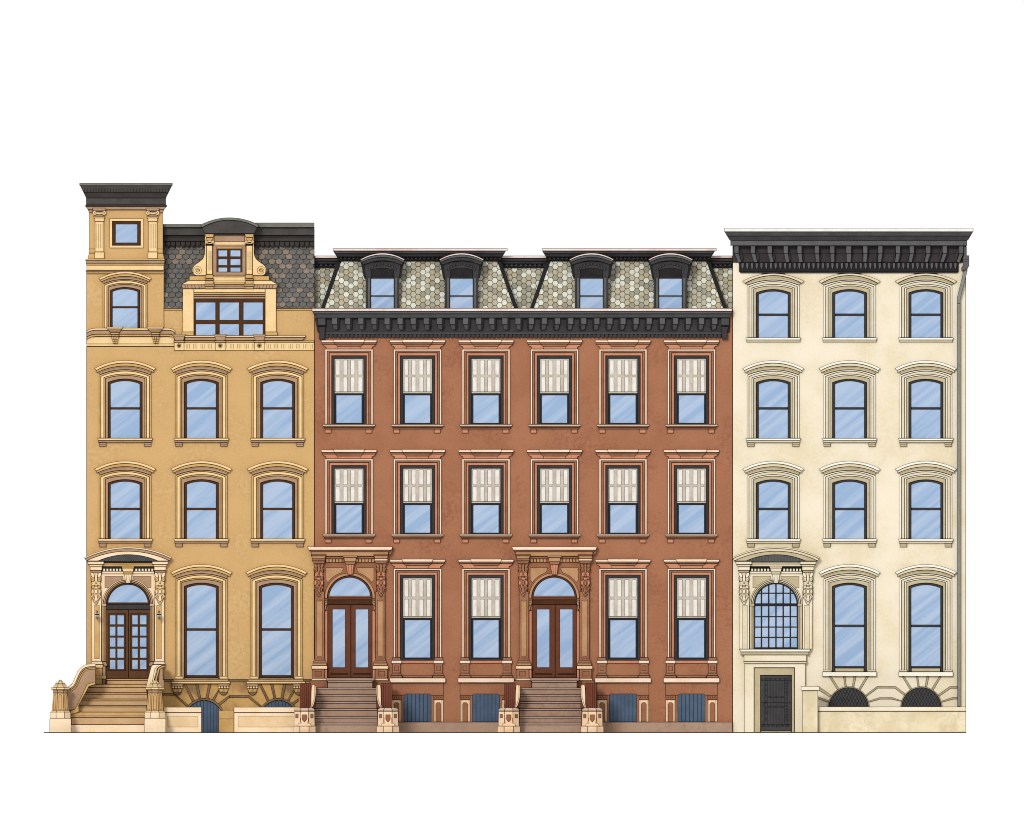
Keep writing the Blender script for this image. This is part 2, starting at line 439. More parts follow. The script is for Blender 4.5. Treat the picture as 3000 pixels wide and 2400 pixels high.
# ------------------------------------------------------------------ arched entrance surround (yellow and cream houses)
def entrance_surround(house, D, pal, door):
    """D(x, y) sheet of the entrance (centre x 733)"""
    c = 733
    mir = lambda pts: [(2 * c - x, y) for x, y in pts]
    s = MB()
    # field with arched opening
    cy = 552
    def half(r, n=24): return [(c - r * math.cos(math.pi * i / n), cy - r * math.sin(math.pi * i / n)) for i in range(n + 1)]
    fld = [(c - 232, cy), (c - 232, 280), (c, 280)] + [q for q in reversed(half(215)) if q[0] <= c + 1]
    s.plate(D.p(fld), 0.02, -0.13, pal['light'], 0); s.plate(D.p(mir(fld)), 0.02, -0.13, pal['light'], 0)
    for f in (lambda p: p, mir):
        arc_ = [(c - 214 * math.cos(a), cy - 214 * math.sin(a)) for a in [math.radians(v) for v in (43, 50, 57, 64, 71, 78, 79.5)]]
        s.plate(D.p(f([(537, 310), (692, 310), (692, 331)] + list(reversed(arc_[:-1])) + [(537, 412)])), -0.12, -0.135, pal['brown'])
    def rg(r0, r1, yb, yf, m, ink=IW):
        a = half(r0); b = half(r1)
        s.plate(D.p(a + list(reversed(b))), yb, yf, m, ink)
    rg(221, 209, 0.02, -0.16, pal['light']); rg(209, 196, 0.02, -0.135, pal['tan']); rg(196, 185, 0.02, -0.10, pal['brown'])
    # jambs
    for f in (lambda p: p, mir):
        s.plate(D.p(f([(512, 562), (531, 562), (531, 1030 if door else 926), (512, 1030 if door else 926)])), 0.02, -0.13, pal['tan'])
        s.plate(D.p(f([(531, 562), (547, 562), (547, 1030 if door else 926), (531, 1030 if door else 926)])), 0.02, -0.09, pal['brown'])
        s.plate(D.p(f([(508, 546), (553, 546), (551, 562), (510, 562)])), 0.02, -0.19, pal['light'])
    # entablature
    s.plate(D.r(512, 270, 956, 292), 0.02, -0.22, pal['light'])
    s.plate(D.r(512, 236, 956, 272), 0.02, -0.21, pal['ddark'])
    x = 523
    while x < 950:
        if not 668 < x + 9 < 800: s.plate(D.r(x, 247, x + 19, 271), -0.15, -0.24, pal['light'], 0.8)
        x += 27
    s.plate(D.r(512, 200, 956, 230), 0.02, -0.30, pal['tan'])
    s.line(D.p([(512, 215), (956, 215)]), 0.8, -0.30)
    s.plate(D.r(512, 229, 956, 237), 0.02, -0.33, pal['ddark'], 0)
    s.plate(D.r(500, 187, 966, 200), 0.02, -0.36, pal['fr'])
    for f in (lambda p: p, mir):
        s.plate(D.p(f([(393, 187), (530, 187), (530, 213), (397, 213)])), 0.02, -0.52, pal['light'])
        s.plate(D.p(f([(398, 213), (526, 213), (514, 232), (413, 232)])), 0.02, -0.49, pal['light2'])
        s.plate(D.p(f([(413, 232), (514, 232), (514, 262), (413, 262)])), 0.02, -0.46, pal['light'])
        s.plate(D.p(f([(413, 262), (514, 262), (505, 278), (424, 278)])), 0.02, -0.44, pal['brown'])
        # pilaster
        s.plate(D.p(f([(427, 440), (510, 440), (510, 1030 if door else 926), (427, 1030 if door else 926)])), 0.02, -0.30, pal['light'])
        s.plate(D.p(f([(450, 553), (458, 557), (486, 557), (494, 553), (494, 1008 if door else 926), (450, 1008 if door else 926)])), -0.29, -0.305, pal['tan'], 0.9)
    sur = obj('entrance_surround', s, house)
    # keystone
    k = MB()
    k.plate(D.t(672, 793, 226, 682, 783, 243), 0.0, -0.46, pal['tan'])
    k.plate(D.t(682, 783, 243, 690, 776, 275), 0.0, -0.42, pal['light2'])
    k.plate(D.t(692, 776, 275, 700, 768, 293), 0.0, -0.39, pal['tan'])
    k.plate(D.t(700, 768, 293, 714, 752, 371), 0.0, -0.34, pal['light'])
    for t in (.25, .5, .75):
        k.line(D.p([(700 + 68 * t, 295), (714 + 38 * t, 370)]), 0.8, -0.34)
    obj('keystone', k, sur)
    # segmental pediment
    p = MB()
    def A(hw, ys, yt): return arc(c - hw, c + hw, ys, yt, 22)
    o0 = A(366, 152, 65); o1 = A(366, 166, 79); o1b = A(366, 166.1, 79); o2 = A(344, 179, 101); o2b = A(344, 179, 101); o3 = A(262, 187, 130)
    p.plate(D.p(o0 + list(reversed(o1))), 0.02, -0.68, pal['light'], 1.0)
    p.plate(D.p(o1b + [(c + 350, 181)] + list(reversed(o2)) + [(c - 350, 181)]), 0.02, -0.64, pal['ped2'], 1.0)
    p.plate(D.p(o2b + [(c + 344, 187)] + list(reversed(o3)) + [(c - 344, 187)]), 0.02, -0.60, pal['ped3'], 1.0)
    for f in (lambda q: q, mir): p.plate(D.p(f([(380, 180), (532, 180), (530, 188), (384, 188)])), 0.02, -0.615, pal['light'])
    obj('pediment', p, sur)
    ty = MB(); ty.plate(D.p(A(262, 186.5, 130)), 0.02, -0.56, CH_L)
    if door:
        for i in range(-14, 15):
            x = c + i * 19
            def yt(xx): return 187 - 57 * max(0.02, 1 - ((xx - c) / 262) ** 2)
            for sl in (1, -1):
                pts = [(x + sl * (187 - v), v) for v in (186, 172, 158, 144, 132)]
                pts = [q for q in pts if abs(q[0] - c) < 258 and q[1] > yt(q[0])]
                if len(pts) > 1: ty.line(D.p([pts[0], pts[-1]]), 0.7, -0.56)
    else:
        for i in range(-20, 21):
            x = c + i * 12.4; ty.line(D.p([(x, 186), (x, 189 - 57 * (1 - ((x - c) / 262) ** 2))]), 0.6, -0.56)
    obj('tympanum', ty, sur)
    for a, b in ((418, 510), (956, 1048)):
        console(sur, D.x(a), D.x(b), D.y(276), D.y(550), pal['light'], pal['tan'], pal['light2'])
    return sur, half

# ================================================================== YELLOW HOUSE
yh = thing('townhouse', 'ochre stuccoed townhouse with a tall corner tower and dark scalloped slate roof', 'house', 587, 0.0)
XL, XR = 252.9, 921.7
m = MB()
m.plate(rect(XL, Z1.y(1460), XR, 1992), 9.0, 0.0, Y_WALL, 1.8)
m.plate(rect(Z1.x(795), Z1.y(1160), XR, Z1.y(1459)), 9.0, -0.002, Y_WALL)
m.plate(rect(XL, 1992, XR, GY), 9.0, 0.001, Y_BASE)
obj('wall', m, yh)
# base course and voussoirs
m = MB()
m.plate(Z4.r(60, 1143, 1392, 1165), 0.02, -0.03, Y_RAY)
m.plate(Z4.r(555, 1418, 695, 1626), 0.02, -0.05, Y_TAN)
m.line(Z4.p([(560, 1498), (695, 1498)]), 1.1, -0.05)
def voussoirs(m, off, right=True):
    o = lambda pts: Z4.p([(x + off, y) for x, y in pts])
    for q in ([(238, 1180), (262, 1180), (340, 1332), (316, 1344)], [(343, 1180), (371, 1180), (402, 1330), (379, 1334)],
              [(463, 1180), (490, 1180), (458, 1334), (434, 1330)], [(553, 1232), (560, 1250), (510, 1350), (489, 1338)]):
        m.plate(o(q), 0.02, -0.045, Y_RAY)
    if right: m.plate(o([(540, 1366), (653, 1284), (653, 1308), (556, 1388)]), 0.02, -0.04, Y_RAY)
    else: m.plate(o([(520, 1366), (600, 1312), (600, 1338), (534, 1388)]), 0.02, -0.04, Y_RAY)
voussoirs(m, 0); voussoirs(m, 677, False)
m.plate(Z4.p([(50, 1265), (150, 1265), (296, 1382), (278, 1402), (160, 1288), (50, 1286)]), 0.02, -0.035, Y_RAY)
m.plate(Z4.p([(653, 1284), (830, 1284), (962, 1396), (946, 1406), (822, 1308), (653, 1308)]), 0.02, -0.035, Y_RAY)
obj('rusticated_base', m, yh)
# basement doors under the arches
def basement_arch(cx, x0, x1, yb, planks, bot_l, bot_r):
    d = MB(); cyy = 1497
    P = [(cx + 165 * math.cos(a), cyy - 165 * math.sin(a)) for a in [math.radians(180 - 180 * i / 30) for i in range(31)]]
    P = [q for q in P if x0 <= q[0] <= x1]
    d.plate(Z4.p([(max(x0, P[0][0]), yb)] + P + [(min(x1, P[-1][0]), yb)]), 0.015, -0.02, BLUE)
    for x in planks:
        yy = cyy - math.sqrt(max(0, 165 ** 2 - (x - cx) ** 2)); d.line(Z4.p([(x, yy), (x, yb)]), 1.1, -0.02)
    part = obj('basement_door', d, yh)
    a = MB()
    o = [(cx + 188 * math.cos(t), cyy - 188 * math.sin(t)) for t in [math.radians(bot_l + (bot_r - bot_l) * i / 30) for i in range(31)]]
    i_ = [(cx + 165 * math.cos(t), cyy - 165 * math.sin(t)) for t in [math.radians(bot_l + (bot_r - bot_l) * i / 30) for i in range(31)]]
    a.plate(Z4.p(o + list(reversed(i_))), 0.02, -0.06, Y_RAY)
    a.plate(Z4.p([(cx - 50, 1311), (cx - 30, 1306), (cx - 14, 1314), (cx + 14, 1314), (cx + 30, 1306), (cx + 50, 1311), (cx + 32, 1330), (cx, 1335), (cx - 32, 1330)]), 0.02, -0.07, Y_RAY)
    obj('arch', a, part)
basement_arch(425, 260, 560, 1626, [302, 328, 358, 392, 420, 452, 480, 512, 540], 150, 24)
basement_arch(1096, 930, 1262, 1626, [974, 1005, 1035, 1067, 1098, 1130, 1160, 1190, 1220], 150, 30)
# middle storeys
w0 = arched_window(yh, 366.7, 1055.7, 1283.9, (1193.3, 1200.1), PY)
for cx in (366.7, 590.0, 813.4):
    for dy in (0, 294.6):
        if (cx, dy) != (366.7, 0): copy_tree(w0, cx - 366.7, dy, yh)
# tall ground floor windows
tl = dict(glass=1978.1, rail=1985.6, frame=1985.6, arch=1989.5, ped=1981.4)
wt = arched_window(yh, 590.0, 1653.4, 1989.5, (1840.8, 1848.2), PY, sill=False, tall=tl)
s = MB()
s.plate(Z4.r(145, 1140, 646, 1159), 0.02, -0.22, Y_TAN); s.plate(Z4.r(129, 1159, 660, 1181), 0.02, -0.27, Y_CREAM)
s.plate(Z4.r(246, 1126, 554, 1139), 0.02, -0.10, Y_BROWN)
obj('sill', s, wt)
for ox in (0, 416):
    b = MB(); o = lambda pts: Z4.p([(x + ox, y) for x, y in pts])
    b.plate(o([(133, 1181), (234, 1181), (234, 1206), (133, 1206)]), 0.02, -0.20, Y_BROWN)
    b.plate(o([(138, 1218), (230, 1218), (220, 1262), (208, 1276), (184, 1287), (160, 1276), (147, 1262)]), 0.02, -0.15, Y_RAY)
    b.plate(o([(140, 1222), (228, 1222), (220, 1258), (148, 1258)]), 0.02, -0.17, Y_TAN)
    for x in (158, 172, 184, 196, 210): b.line(o([(x, 1224), (x + (184 - x) * .15, 1258)]), 0.8, -0.17)
    for x in (147, 171, 196, 221): b.plate(Z4.p(ell(x + ox, 1213, 12.5, 11, 10)), 0.02, -0.22, Y_CREAM, 0.9)
    obj('corbel', b, wt)
copy_tree(wt, 219.9, 0, yh)
# string course, ledge and frieze above
m = MB()
m.plate(Z1.r(152, 1440, 882, 1460), 0.02, -0.07, Y_CREAM)
m.plate(Z1.r(152, 1380, 882, 1441), 0.02, -0.04, Y_CREAM, ink=0.9)
def ledge(yt, yb2, yf, mt):
    L = [(152, yt + 28), (165, yt + 16), (195, yt + 4), (230, yt), (830, yt), (860, yt + 4), (878, yt + 14), (886, yt + 28)]
    Rr = [(886, yb2 + 28), (878, yb2 + 16), (860, yb2 + 4), (830, yb2), (230, yb2), (195, yb2 + 4), (165, yb2 + 16), (152, yb2 + 28)]
    m.plate(Z1.p(L + Rr), 0.02, yf, mt)
ledge(1308, 1327, -0.34, Y_CREAM); ledge(1327, 1360, -0.28, Y_BROWN); ledge(1360, 1379, -0.20, Y_TAN)
obj('balcony_ledge', m, yh)
for off in (0, 338):
    b = MB(); o = lambda x0, x1, y0, X0, X1, y1: Z1.t(x0 + off, x1 + off, y0, X0 + off, X1 + off, y1)
    b.plate(o(315, 455, 1300, 318, 452, 1316), 0, -0.46, Y_CREAM)
    b.plate(o(322, 448, 1316, 340, 432, 1334), 0, -0.43, Y_BROWN)
    b.plate(o(338, 434, 1334, 346, 428, 1346), 0, -0.40, Y_TAN)
    b.plate(o(346, 428, 1346, 356, 418, 1362), 0, -0.38, Y_TAN)
    b.plate(o(352, 424, 1362, 358, 420, 1380), 0, -0.36, Y_BROWN)
    for (x, y, rx, ry) in ((368, 1392, 11, 13), (387, 1392, 11, 13), (406, 1392, 11, 13), (374, 1412, 10, 11), (390, 1412, 10, 11), (404, 1412, 10, 11), (380, 1429, 10, 10), (399, 1429, 10, 10)):
        b.plate(Z1.p(ell(x + off, y, rx, ry, 10)), 0, -0.30, Y_TAN, 0.9)
    obj('corbel', b, yh)
m = MB()
m.plate(Z1.r(880, 1412, 2045, 1427), 0.02, -0.12, Y_TAN)
m.plate(Z1.r(880, 1427, 2045, 1495), 0.02, -0.08, Y_CREAM)
m.plate(Z1.t(968, 1975, 1370, 968, 1970, 1386), 0.02, -0.30, Y_CREAM)
m.plate(Z1.t(970, 1968, 1386, 970, 1945, 1412), 0.02, -0.24, Y_BROWN)
for bx in (880, 1222, 1547):
    m.plate(Z1.r(bx, 1427, bx + 83, 1495), 0.0, -0.14, Y_CREAM)
    m.plate(Z1.r(bx - 6, 1414, bx + 88, 1428), 0.0, -0.28, Y_TAN)
    m.plate(Z1.t(bx - 8, bx + 91, 1374, bx + 8, bx + 77, 1414), 0.0, -0.34, Y_BROWN)
    m.plate(Z1.t(bx - 12, bx + 94, 1361, bx - 10, bx + 92, 1374), 0.0, -0.40, Y_CREAM)
    for i in range(10):
        a = i * math.pi / 5
        m.line(Z1.p([(bx + 41 + 5 * math.cos(a), 1456 + 5 * math.sin(a)), (bx + 41 + 14 * math.cos(a + .3), 1456 + 14 * math.sin(a + .3)), (bx + 41 + 21 * math.cos(a + .8), 1456 + 21 * math.sin(a + .8))]), 1.5, -0.14)
    m.plate(Z1.p(ell(bx + 41, 1456, 6, 6, 8)), -0.12, -0.15, INK, 0)
for i in range(18):
    x = 980 + i * 61.0
    for j in range(3):
        xx = x + j * 14
        if any(bx - 4 < xx < bx + 87 for bx in (1222, 1547)) or xx > 2040: continue
        m.line(Z1.p([(xx, 1440), (xx, 1480)]), 0.9, -0.08)
obj('frieze', m, yh)
# tower
m = MB()
m.plate(rect(XL, Z1.y(856), Z1.x(796), Z1.y(1441)), 4.0, -0.004, Y_WALL)
m.plate(Z1.r(172, 298, 788, 740), 4.0, -0.006, Y_WALL)
for f in (lambda x: x, lambda x: 960 - x):
    m.plate(Z1.p([(f(172), 650), (f(228), 650), (f(228), 686), (f(172), 686)]), 0.0, -0.06, Y_TAN)
    m.plate(Z1.p([(f(172), 686), (f(228), 686), (f(228), 736), (f(160), 736)]), 0.0, -0.10, Y_TAN)
obj('tower_wall', m, yh)
m = MB()
for x0, x1, y0, X0, X1, y1, yf, mt in ((143, 803, 735, 143, 803, 748, -.24, Y_CREAM), (143, 803, 748, 147, 799, 770, -.20, Y_BROWN), (147, 799, 770, 150, 796, 786, -.15, Y_TAN),
                                     (152, 795, 786, 152, 795, 829, -.09, Y_CREAM), (143, 803, 829, 147, 800, 842, -.16, Y_BROWN), (147, 799, 842, 152, 795, 858, -.12, Y_TAN)):
    m.plate(Z1.t(x0, x1, y0, X0, X1, y1), 3.9, yf, mt)
obj('string_course', m, yh)
m = MB()
m.plate(Z1.t(142, 820, 298, 162, 798, 325), 4.0, -.26, Y_BROWN)
m.plate(Z1.t(162, 798, 325, 173, 787, 350), 0.0, -.035, Y_BROWN) if False else None
for f in (lambda x: x, lambda x: 960 - x):
    m.plate(Z1.p([(f(162), 325), (f(204), 325), (f(204), 350), (f(173), 350)]), 0.0, -.15, Y_BROWN)
m.plate(Z1.r(142, 284, 820, 299), 4.1, -.36, ROOF_DD)
m.plate(Z1.r(148, 228, 812, 285), 4.0, -.30, ROOF_D)
m.plate(Z1.t(125, 836, 180, 148, 812, 228), 4.1, (-.32, -.55), ROOF_DD)
m.plate(Z1.t(97, 863, 125, 125, 836, 180), 4.3, (-.55, -.80), ROOF_D)
m.plate(Z1.r(93, 103, 867, 126), 4.4, -.86, ROOF_RIM)
for i in range(30):
    x = 134 + i * 24.0; m.line(Z1.p([(x, 148), (x, 178)]), 0.9, -.74)
obj('tower_cornice', m, yh)
def ionic(parent, ox, T_, shaft, cap_y, sc, yf, base=True, off=0):
    pass
for off in (0, 443):
    k = MB(); R_ = lambda x0, y0, x1, y1: Z1.r(x0 + off, y0, x1 + off, y1)
    k.plate(R_(222, 422, 296, 676), 0, -.17, Y_CREAM)
    for x in (237, 252, 267, 281): k.line(Z1.p([(x + off, 444), (x + off, 644)]), 0.8, -.17)
    k.plate(R_(218, 676, 299, 733), 0, -.21, Y_CREAM); k.plate(R_(218, 393, 299, 423), 0, -.20, Y_CREAM); k.plate(R_(210, 380, 305, 394), 0, -.22, Y_CREAM)
    k.plate(R_(222, 362, 295, 381), 0, -.18, Y_BROWN)
    k.plate(Z1.t(199 + off, 317 + off, 310, 208 + off, 308 + off, 335), 0, -.27, Y_BROWN)
    k.plate(Z1.p([(x + off, y) for x, y in [(206, 334), (225, 330), (245, 344), (258, 347), (272, 344), (292, 330), (311, 334), (300, 362), (258, 366), (216, 362)]]), 0, -.24, Y_CREAM)
    for x, sg in ((220, 1), (297, -1)):
        k.plate(Z1.p(ell(x + off, 352, 20, 20, 14)), 0, -.26, Y_CREAM)
        k.line(Z1.p(spiral(x + off, 352, 13, -1.57, 1.25, sg, 16)), 1.1, -.26)
    obj('column', k, yh)
f = MB(); f.ring(Z1.r(365, 420, 602, 623), Z1.r(393, 445, 574, 600), 0, -.05, Y_FRAME)
w = obj('window', f, yh)
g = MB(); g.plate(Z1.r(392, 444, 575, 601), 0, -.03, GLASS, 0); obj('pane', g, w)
a = MB(); a.ring(Z1.r(343, 400, 625, 642), Z1.r(365, 420, 602, 623), 0, -.10, Y_CREAM); obj('architrave', a, w)
arched_window(yh, 366.4, 795.4, 961.5, (897.3, 903.3), PY, k=0.855, sill=False)
# mansard with scalloped slates
def clip(poly, x0, x1, y0, y1):
    for ax, lim, keep in ((0, x0, 1), (0, x1, -1), (1, y0, 1), (1, y1, -1)):
        o = []
        for i in range(len(poly)):
            a, b = poly[i - 1], poly[i]
            da, db = (a[ax] - lim) * keep, (b[ax] - lim) * keep
            if (da < 0) != (db < 0):
                t = da / (da - db); o.append((a[0] + (b[0] - a[0]) * t, a[1] + (b[1] - a[1]) * t))
            if db >= 0: o.append(b)
        poly = o
        if len(poly) < 3: return []
    return poly
rx0, rx1, ry0, ry1 = Z1.x(788), 921.4, Z1.y(480), Z1.y(1146)
ROOFSL = 0.9
def roof_y(py): return 0.03 + ROOFSL * (ry1 - py) / (ry1 - ry0)
m = MB(); m.plate(rect(rx0, ry0, rx1, ry1), (6.0, 6.0), (0.03, 0.03 + ROOFSL), ROOF_DD, 0)
m.plate(Z1.r(795, 1146, 951, 1161), 2.0, -.05, Y_TAN); m.plate(Z1.r(1728, 1146, 2045, 1161), 2.0, -.05, Y_TAN)
roof = obj('mansard_roof', m, yh)
m = MB(); tw, rp = 20.2, 13.95; row = 0; y = Z1.y(660)
while y < ry1 + rp:
    x = rx0 - tw * (1.2 if row % 2 else .7)
    while x < rx1 + tw:
        wd = tw * 0.5
        P = [(x - wd, y - rp * 1.6), (x + wd, y - rp * 1.6), (x + wd, y - 8.5), (x + wd * .93, y - 4.8), (x + wd * .75, y - 2.2), (x + wd * .42, y - .5), (x, y), (x - wd * .42, y - .5), (x - wd * .75, y - 2.2), (x - wd * .93, y - 4.8), (x - wd, y - 8.5)]
        P = clip(P, rx0, rx1, ry0, ry1)
        if P:
            r = random.random(); mt = SLATES[3] if r < (.22 if y < Z1.y(900) else .10) else SLATES[random.choice((0, 0, 1, 2))]
            pb = max(q[1] for q in P); pt = min(q[1] for q in P)
            m.plate(P, (roof_y(pb) + .01, roof_y(pt) + .01), (roof_y(pb) - .05, roof_y(pt) - .004), mt, 0.75)
        x += tw
    y += rp; row += 1
obj('slate_tiles', m, roof)
m = MB()
m.plate(Z1.r(788, 472, 2045, 538), 5.9, .40, ROOF_D); m.plate(Z1.r(788, 538, 2045, 589), 5.9, .50, ROOF_DD)
m.plate(Z1.r(788, 445, 1340, 473), 6.0, .30, ROOF_RIM); m.plate(Z1.r(1340, 433, 2045, 473), 6.0, .29, ROOF_RIM)
m.line(Z1.p([(788, 556), (2045, 556)]), .6, .50)
x = 788.4
while x < 2030:
    m.plate(Z1.p([(x - 20, 589), (x + 20, 589), (x + 20, 612), (x + 14, 626), (x, 635), (x - 14, 626), (x - 20, 612)]), 1.0, .53, ROOF_DD, 1.0); x += 41.2
obj('roof_cornice', m, yh)
# gabled wall dormer
m = MB()
for a, b in ((950, 1044), (1636, 1729)): m.plate(Z1.r(a, 982, b, 1342), 1.2, -.20, Y_CREAM)
m.plate(Z1.r(1043, 982, 1637, 1013), 1.2, -.202, Y_CREAM)
for a, b in ((942, 1044), (1636, 1738)): m.plate(Z1.r(a, 1340, b, 1371), 1.2, -.25, Y_TAN)
for y0, y1, yf, mt in ((1012, 1030, -.19, Y_TAN), (1030, 1046, -.175, Y_BROWN), (1046, 1066, -.16, Y_BROWN)): m.plate(Z1.r(1043, y0, 1637, y1), .5, yf, mt)
m.plate(Z1.t(935, 1745, 947, 950, 1729, 982), 1.3, -.28, Y_BROWN)
for x in (968, 990, 1024, 1050, 1085, 1107, 1572, 1594, 1622, 1650, 1676, 1700): m.line(Z1.p([(x, 950), (x + (1340 - x) * .02, 980)]), 1.2, -.28)
m.plate(Z1.t(1000, 1685, 913, 940, 1740, 947), 1.3, (-.32, -.05), Y_CREAM)
m.plate(Z1.r(1005, 875, 1672, 914), 1.3, .0, Y_TAN)
m.plate(Z1.r(1133, 536, 1545, 912), 1.6, .06, Y_CREAM)
m.plate(Z1.r(1200, 617, 1475, 871), .2, .045, Y_BROWN)
m.plate(Z1.r(1212, 536, 1468, 591), .2, .04, Y_BROWN)
m.plate(Z1.r(1200, 884, 1475, 926), .2, -.06, Y_CREAM); m.plate(Z1.r(1212, 925, 1468, 948), .2, -.33, Y_TAN)
m.plate(Z1.r(1212, 948, 1468, 962), .2, -.31, Y_BROWN)
m.plate(Z1.r(1232, 634, 1447, 651), .1, .03, Y_TAN)
dm = obj('gable_dormer', m, yh)
f = MB(); f.plate(Z1.r(1043, 1065, 1637, 1371), .5, -.14, Y_FRAME); 
wf = obj('window_frame', f, dm)
for xa, xb in ((1060, 1224), (1257, 1420), (1455, 1618)):
    for ya, yb in ((1095, 1243), (1275, 1371)):
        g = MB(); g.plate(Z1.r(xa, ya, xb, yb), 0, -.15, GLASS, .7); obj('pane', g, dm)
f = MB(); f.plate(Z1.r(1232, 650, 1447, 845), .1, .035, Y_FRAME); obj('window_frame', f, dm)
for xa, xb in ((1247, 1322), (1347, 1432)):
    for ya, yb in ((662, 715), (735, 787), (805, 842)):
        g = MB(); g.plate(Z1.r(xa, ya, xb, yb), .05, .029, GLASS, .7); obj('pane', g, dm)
for off in (0, 331):
    k = MB(); Rr = lambda x0, y0, x1, y1: Z1.r(x0 + off, y0, x1 + off, y1)
    Tt = lambda x0, x1, y0, X0, X1, y1: Z1.t(x0 + off, x1 + off, y0, X0 + off, X1 + off, y1)
    k.plate(Rr(1148, 622, 1199, 863), .1, -.06, Y_CREAM)
    for x in (1162, 1171, 1180, 1188): k.line(Z1.p([(x + off, 668), (x + off, 825)]), 0.75, -.06)
    k.plate(Rr(1140, 610, 1206, 623), .1, -.09, INK, 0)
    k.plate(Rr(1143, 600, 1203, 611), .1, -.08, Y_CREAM)
    k.plate(Tt(1133, 1213, 525, 1144, 1204, 556), .1, -.15, Y_TAN); k.plate(Tt(1144, 1204, 556, 1148, 1198, 580), .1, -.10, Y_TAN)
    k.plate(Rr(1140, 578, 1206, 596), .1, -.12, Y_CREAM)
    for x, sg in ((1148, 1), (1199, -1)):
        k.plate(Z1.p(ell(x + off, 592, 14, 14, 12)), .1, -.14, Y_CREAM, .9); k.line(Z1.p(spiral(x + off, 592, 8, -1.57, 1.1, sg, 12)), .8, -.14)
    k.plate(Rr(1142, 863, 1204, 897), .1, -.10, Y_TAN); k.plate(Tt(1134, 1214, 897, 1140, 1206, 914), .1, -.14, Y_BROWN)
    k.plate(Rr(1141, 914, 1206, 944), .1, -.36, Y_TAN); k.plate(Tt(1127, 1221, 943, 1133, 1214, 965), .1, -.40, Y_BROWN); k.plate(Rr(1137, 965, 1210, 983), .1, -.34, Y_TAN)
    obj('column', k, dm)
for sg in (1, -1):
    mx = (lambda p: p) if sg == 1 else (lambda p: mirror(p, 1339))
    k = MB()
    cv = smooth([(1133, 640), (1132, 690), (1118, 730), (1085, 760), (1050, 785), (1030, 815)], 5)
    volute = [(1078 + 49 * math.cos(a), 830 + 45 * math.sin(a)) for a in [math.radians(200 - 12 * i) for i in range(1, 9)]]
    k.plate(Z1.p(mx([(1148, 600)] + [(1133, 600)] + cv + volute + [(1100, 873), (1148, 873)])), .9, .0, Y_CREAM)
    k.line(Z1.p(mx(spiral(1076, 832, 40, 2.6, 1.6, 1, 30, .4))), 1.2, .0)
    k.plate(Z1.p(mx(ell(1076, 832, 15, 14, 12))), .1, -.02, Y_TAN, 1.1)
    obj('scroll_buttress', k, dm)
m = MB()
o0 = arc(1103, 1579, 448, 390, 18); o1 = arc(1117, 1565, 470, 412, 18); o2 = arc(1113, 1569, 478, 420, 18)
m.plate(Z1.p([(1097, 452)] + o0 + [(1585, 452), (1572, 474)] + list(reversed(o1)) + [(1110, 474)]), 1.8, -.38, ROOF_RIM)
m.plate(Z1.p([(1112, 478)] + arc(1116, 1566, 470, 410, 18) + [(1570, 478), (1556, 500), (1545, 524), (1133, 524), (1124, 500)]), 1.7, -.28, ROOF_D)
m.plate(Z1.r(1206, 522, 1474, 537), .3, -.1, ROOF_DD)
obj('arched_cap', m, dm)

# entrance of the yellow house
PYS = dict(light=Y_PALE, light2=Y_CREAM, tan=Y_TAN, brown=Y_BROWN, ddark=ROOF_DD, fr=Y_FRAME, ped2=Y_BROWN, ped3=Y_PALE)
sur, half = entrance_surround(yh, Z3, PYS, True)
m = MB()
a = half(185, 24); b = half(169, 24)
m.plate(Z3.p(a + list(reversed(b))), 0.02, -.06, Y_FRAME); m.plate(Z3.r(552, 536, 915, 552), 0.02, -.062, Y_FRAME)
fan = obj('fanlight', m, yh)
g = MB(); g.plate(Z3.p([q for q in half(170, 30) if q[1] < 537]), .015, -.03, GLASS, .8); obj('pane', g, fan)
m = MB(); m.plate(Z3.r(545, 551, 922, 593), .02, -.065, ROOF_DD)
for x in (568, 608, 650, 672, 708, 748, 790, 830, 872): m.line(Z3.p([(x, 553), (x, 590)]), .6, -.065, ROOF_D)
obj('transom', m, yh)
for x0, x1, gx0, gx1, cols in ((545, 737, 563, 715, ((580, 628), (643, 699))), (737, 922, 752, 904, ((768, 816), (833, 889)))):
    d = MB(); d.plate(Z3.r(x0, 593, x1, 1174), .02, -.04, Y_DOOR)
    d.plate(Z3.r(gx0, 625, gx1, 1110), .0, -.055, Y_FRAME)
    dd = obj('door', d, yh)
    for xa, xb in cols:
        for ya, yb in ((640, 718), (736, 813), (828, 906), (922, 999), (1016, 1095)):
            g = MB(); g.plate(Z3.r(xa, ya, xb, yb), -.03, -.061, GLASS, .5); obj('pane', g, dd)
# pilaster bases
for f in (0, 1):
    b = MB(); F = (lambda p: p) if not f else (lambda p: [(1466 - x, y) for x, y in p])
    b.plate(Z3.p(F([(427, 1028), (512, 1028), (525, 1055), (418, 1055)])), .02, -.40, Y_PALE)
    b.plate(Z3.p(F([(510, 1030), (545, 1030), (560, 1055), (560, 1068), (525, 1068), (525, 1055)])), .02, -.30, Y_BROWN)
    b.plate(Z3.p(F([(418, 1055), (525, 1055), (520, 1085), (424, 1085)])), .02, -.38, Y_CREAM)
    b.plate(Z3.p(F([(430, 1085), (516, 1085), (516, 1222), (430, 1222)])), .02, -.34, Y_TAN)
    b.plate(Z3.p(F([(516, 1068), (546, 1068), (546, 1222), (516, 1222)])), .02, -.28, Y_BROWN)
    b.plate(Z3.p(F([(430, 1150), (551, 1150), (551, 1178), (430, 1178)])), .02, -.37, Y_TAN)
    obj('pedestal', b, sur)
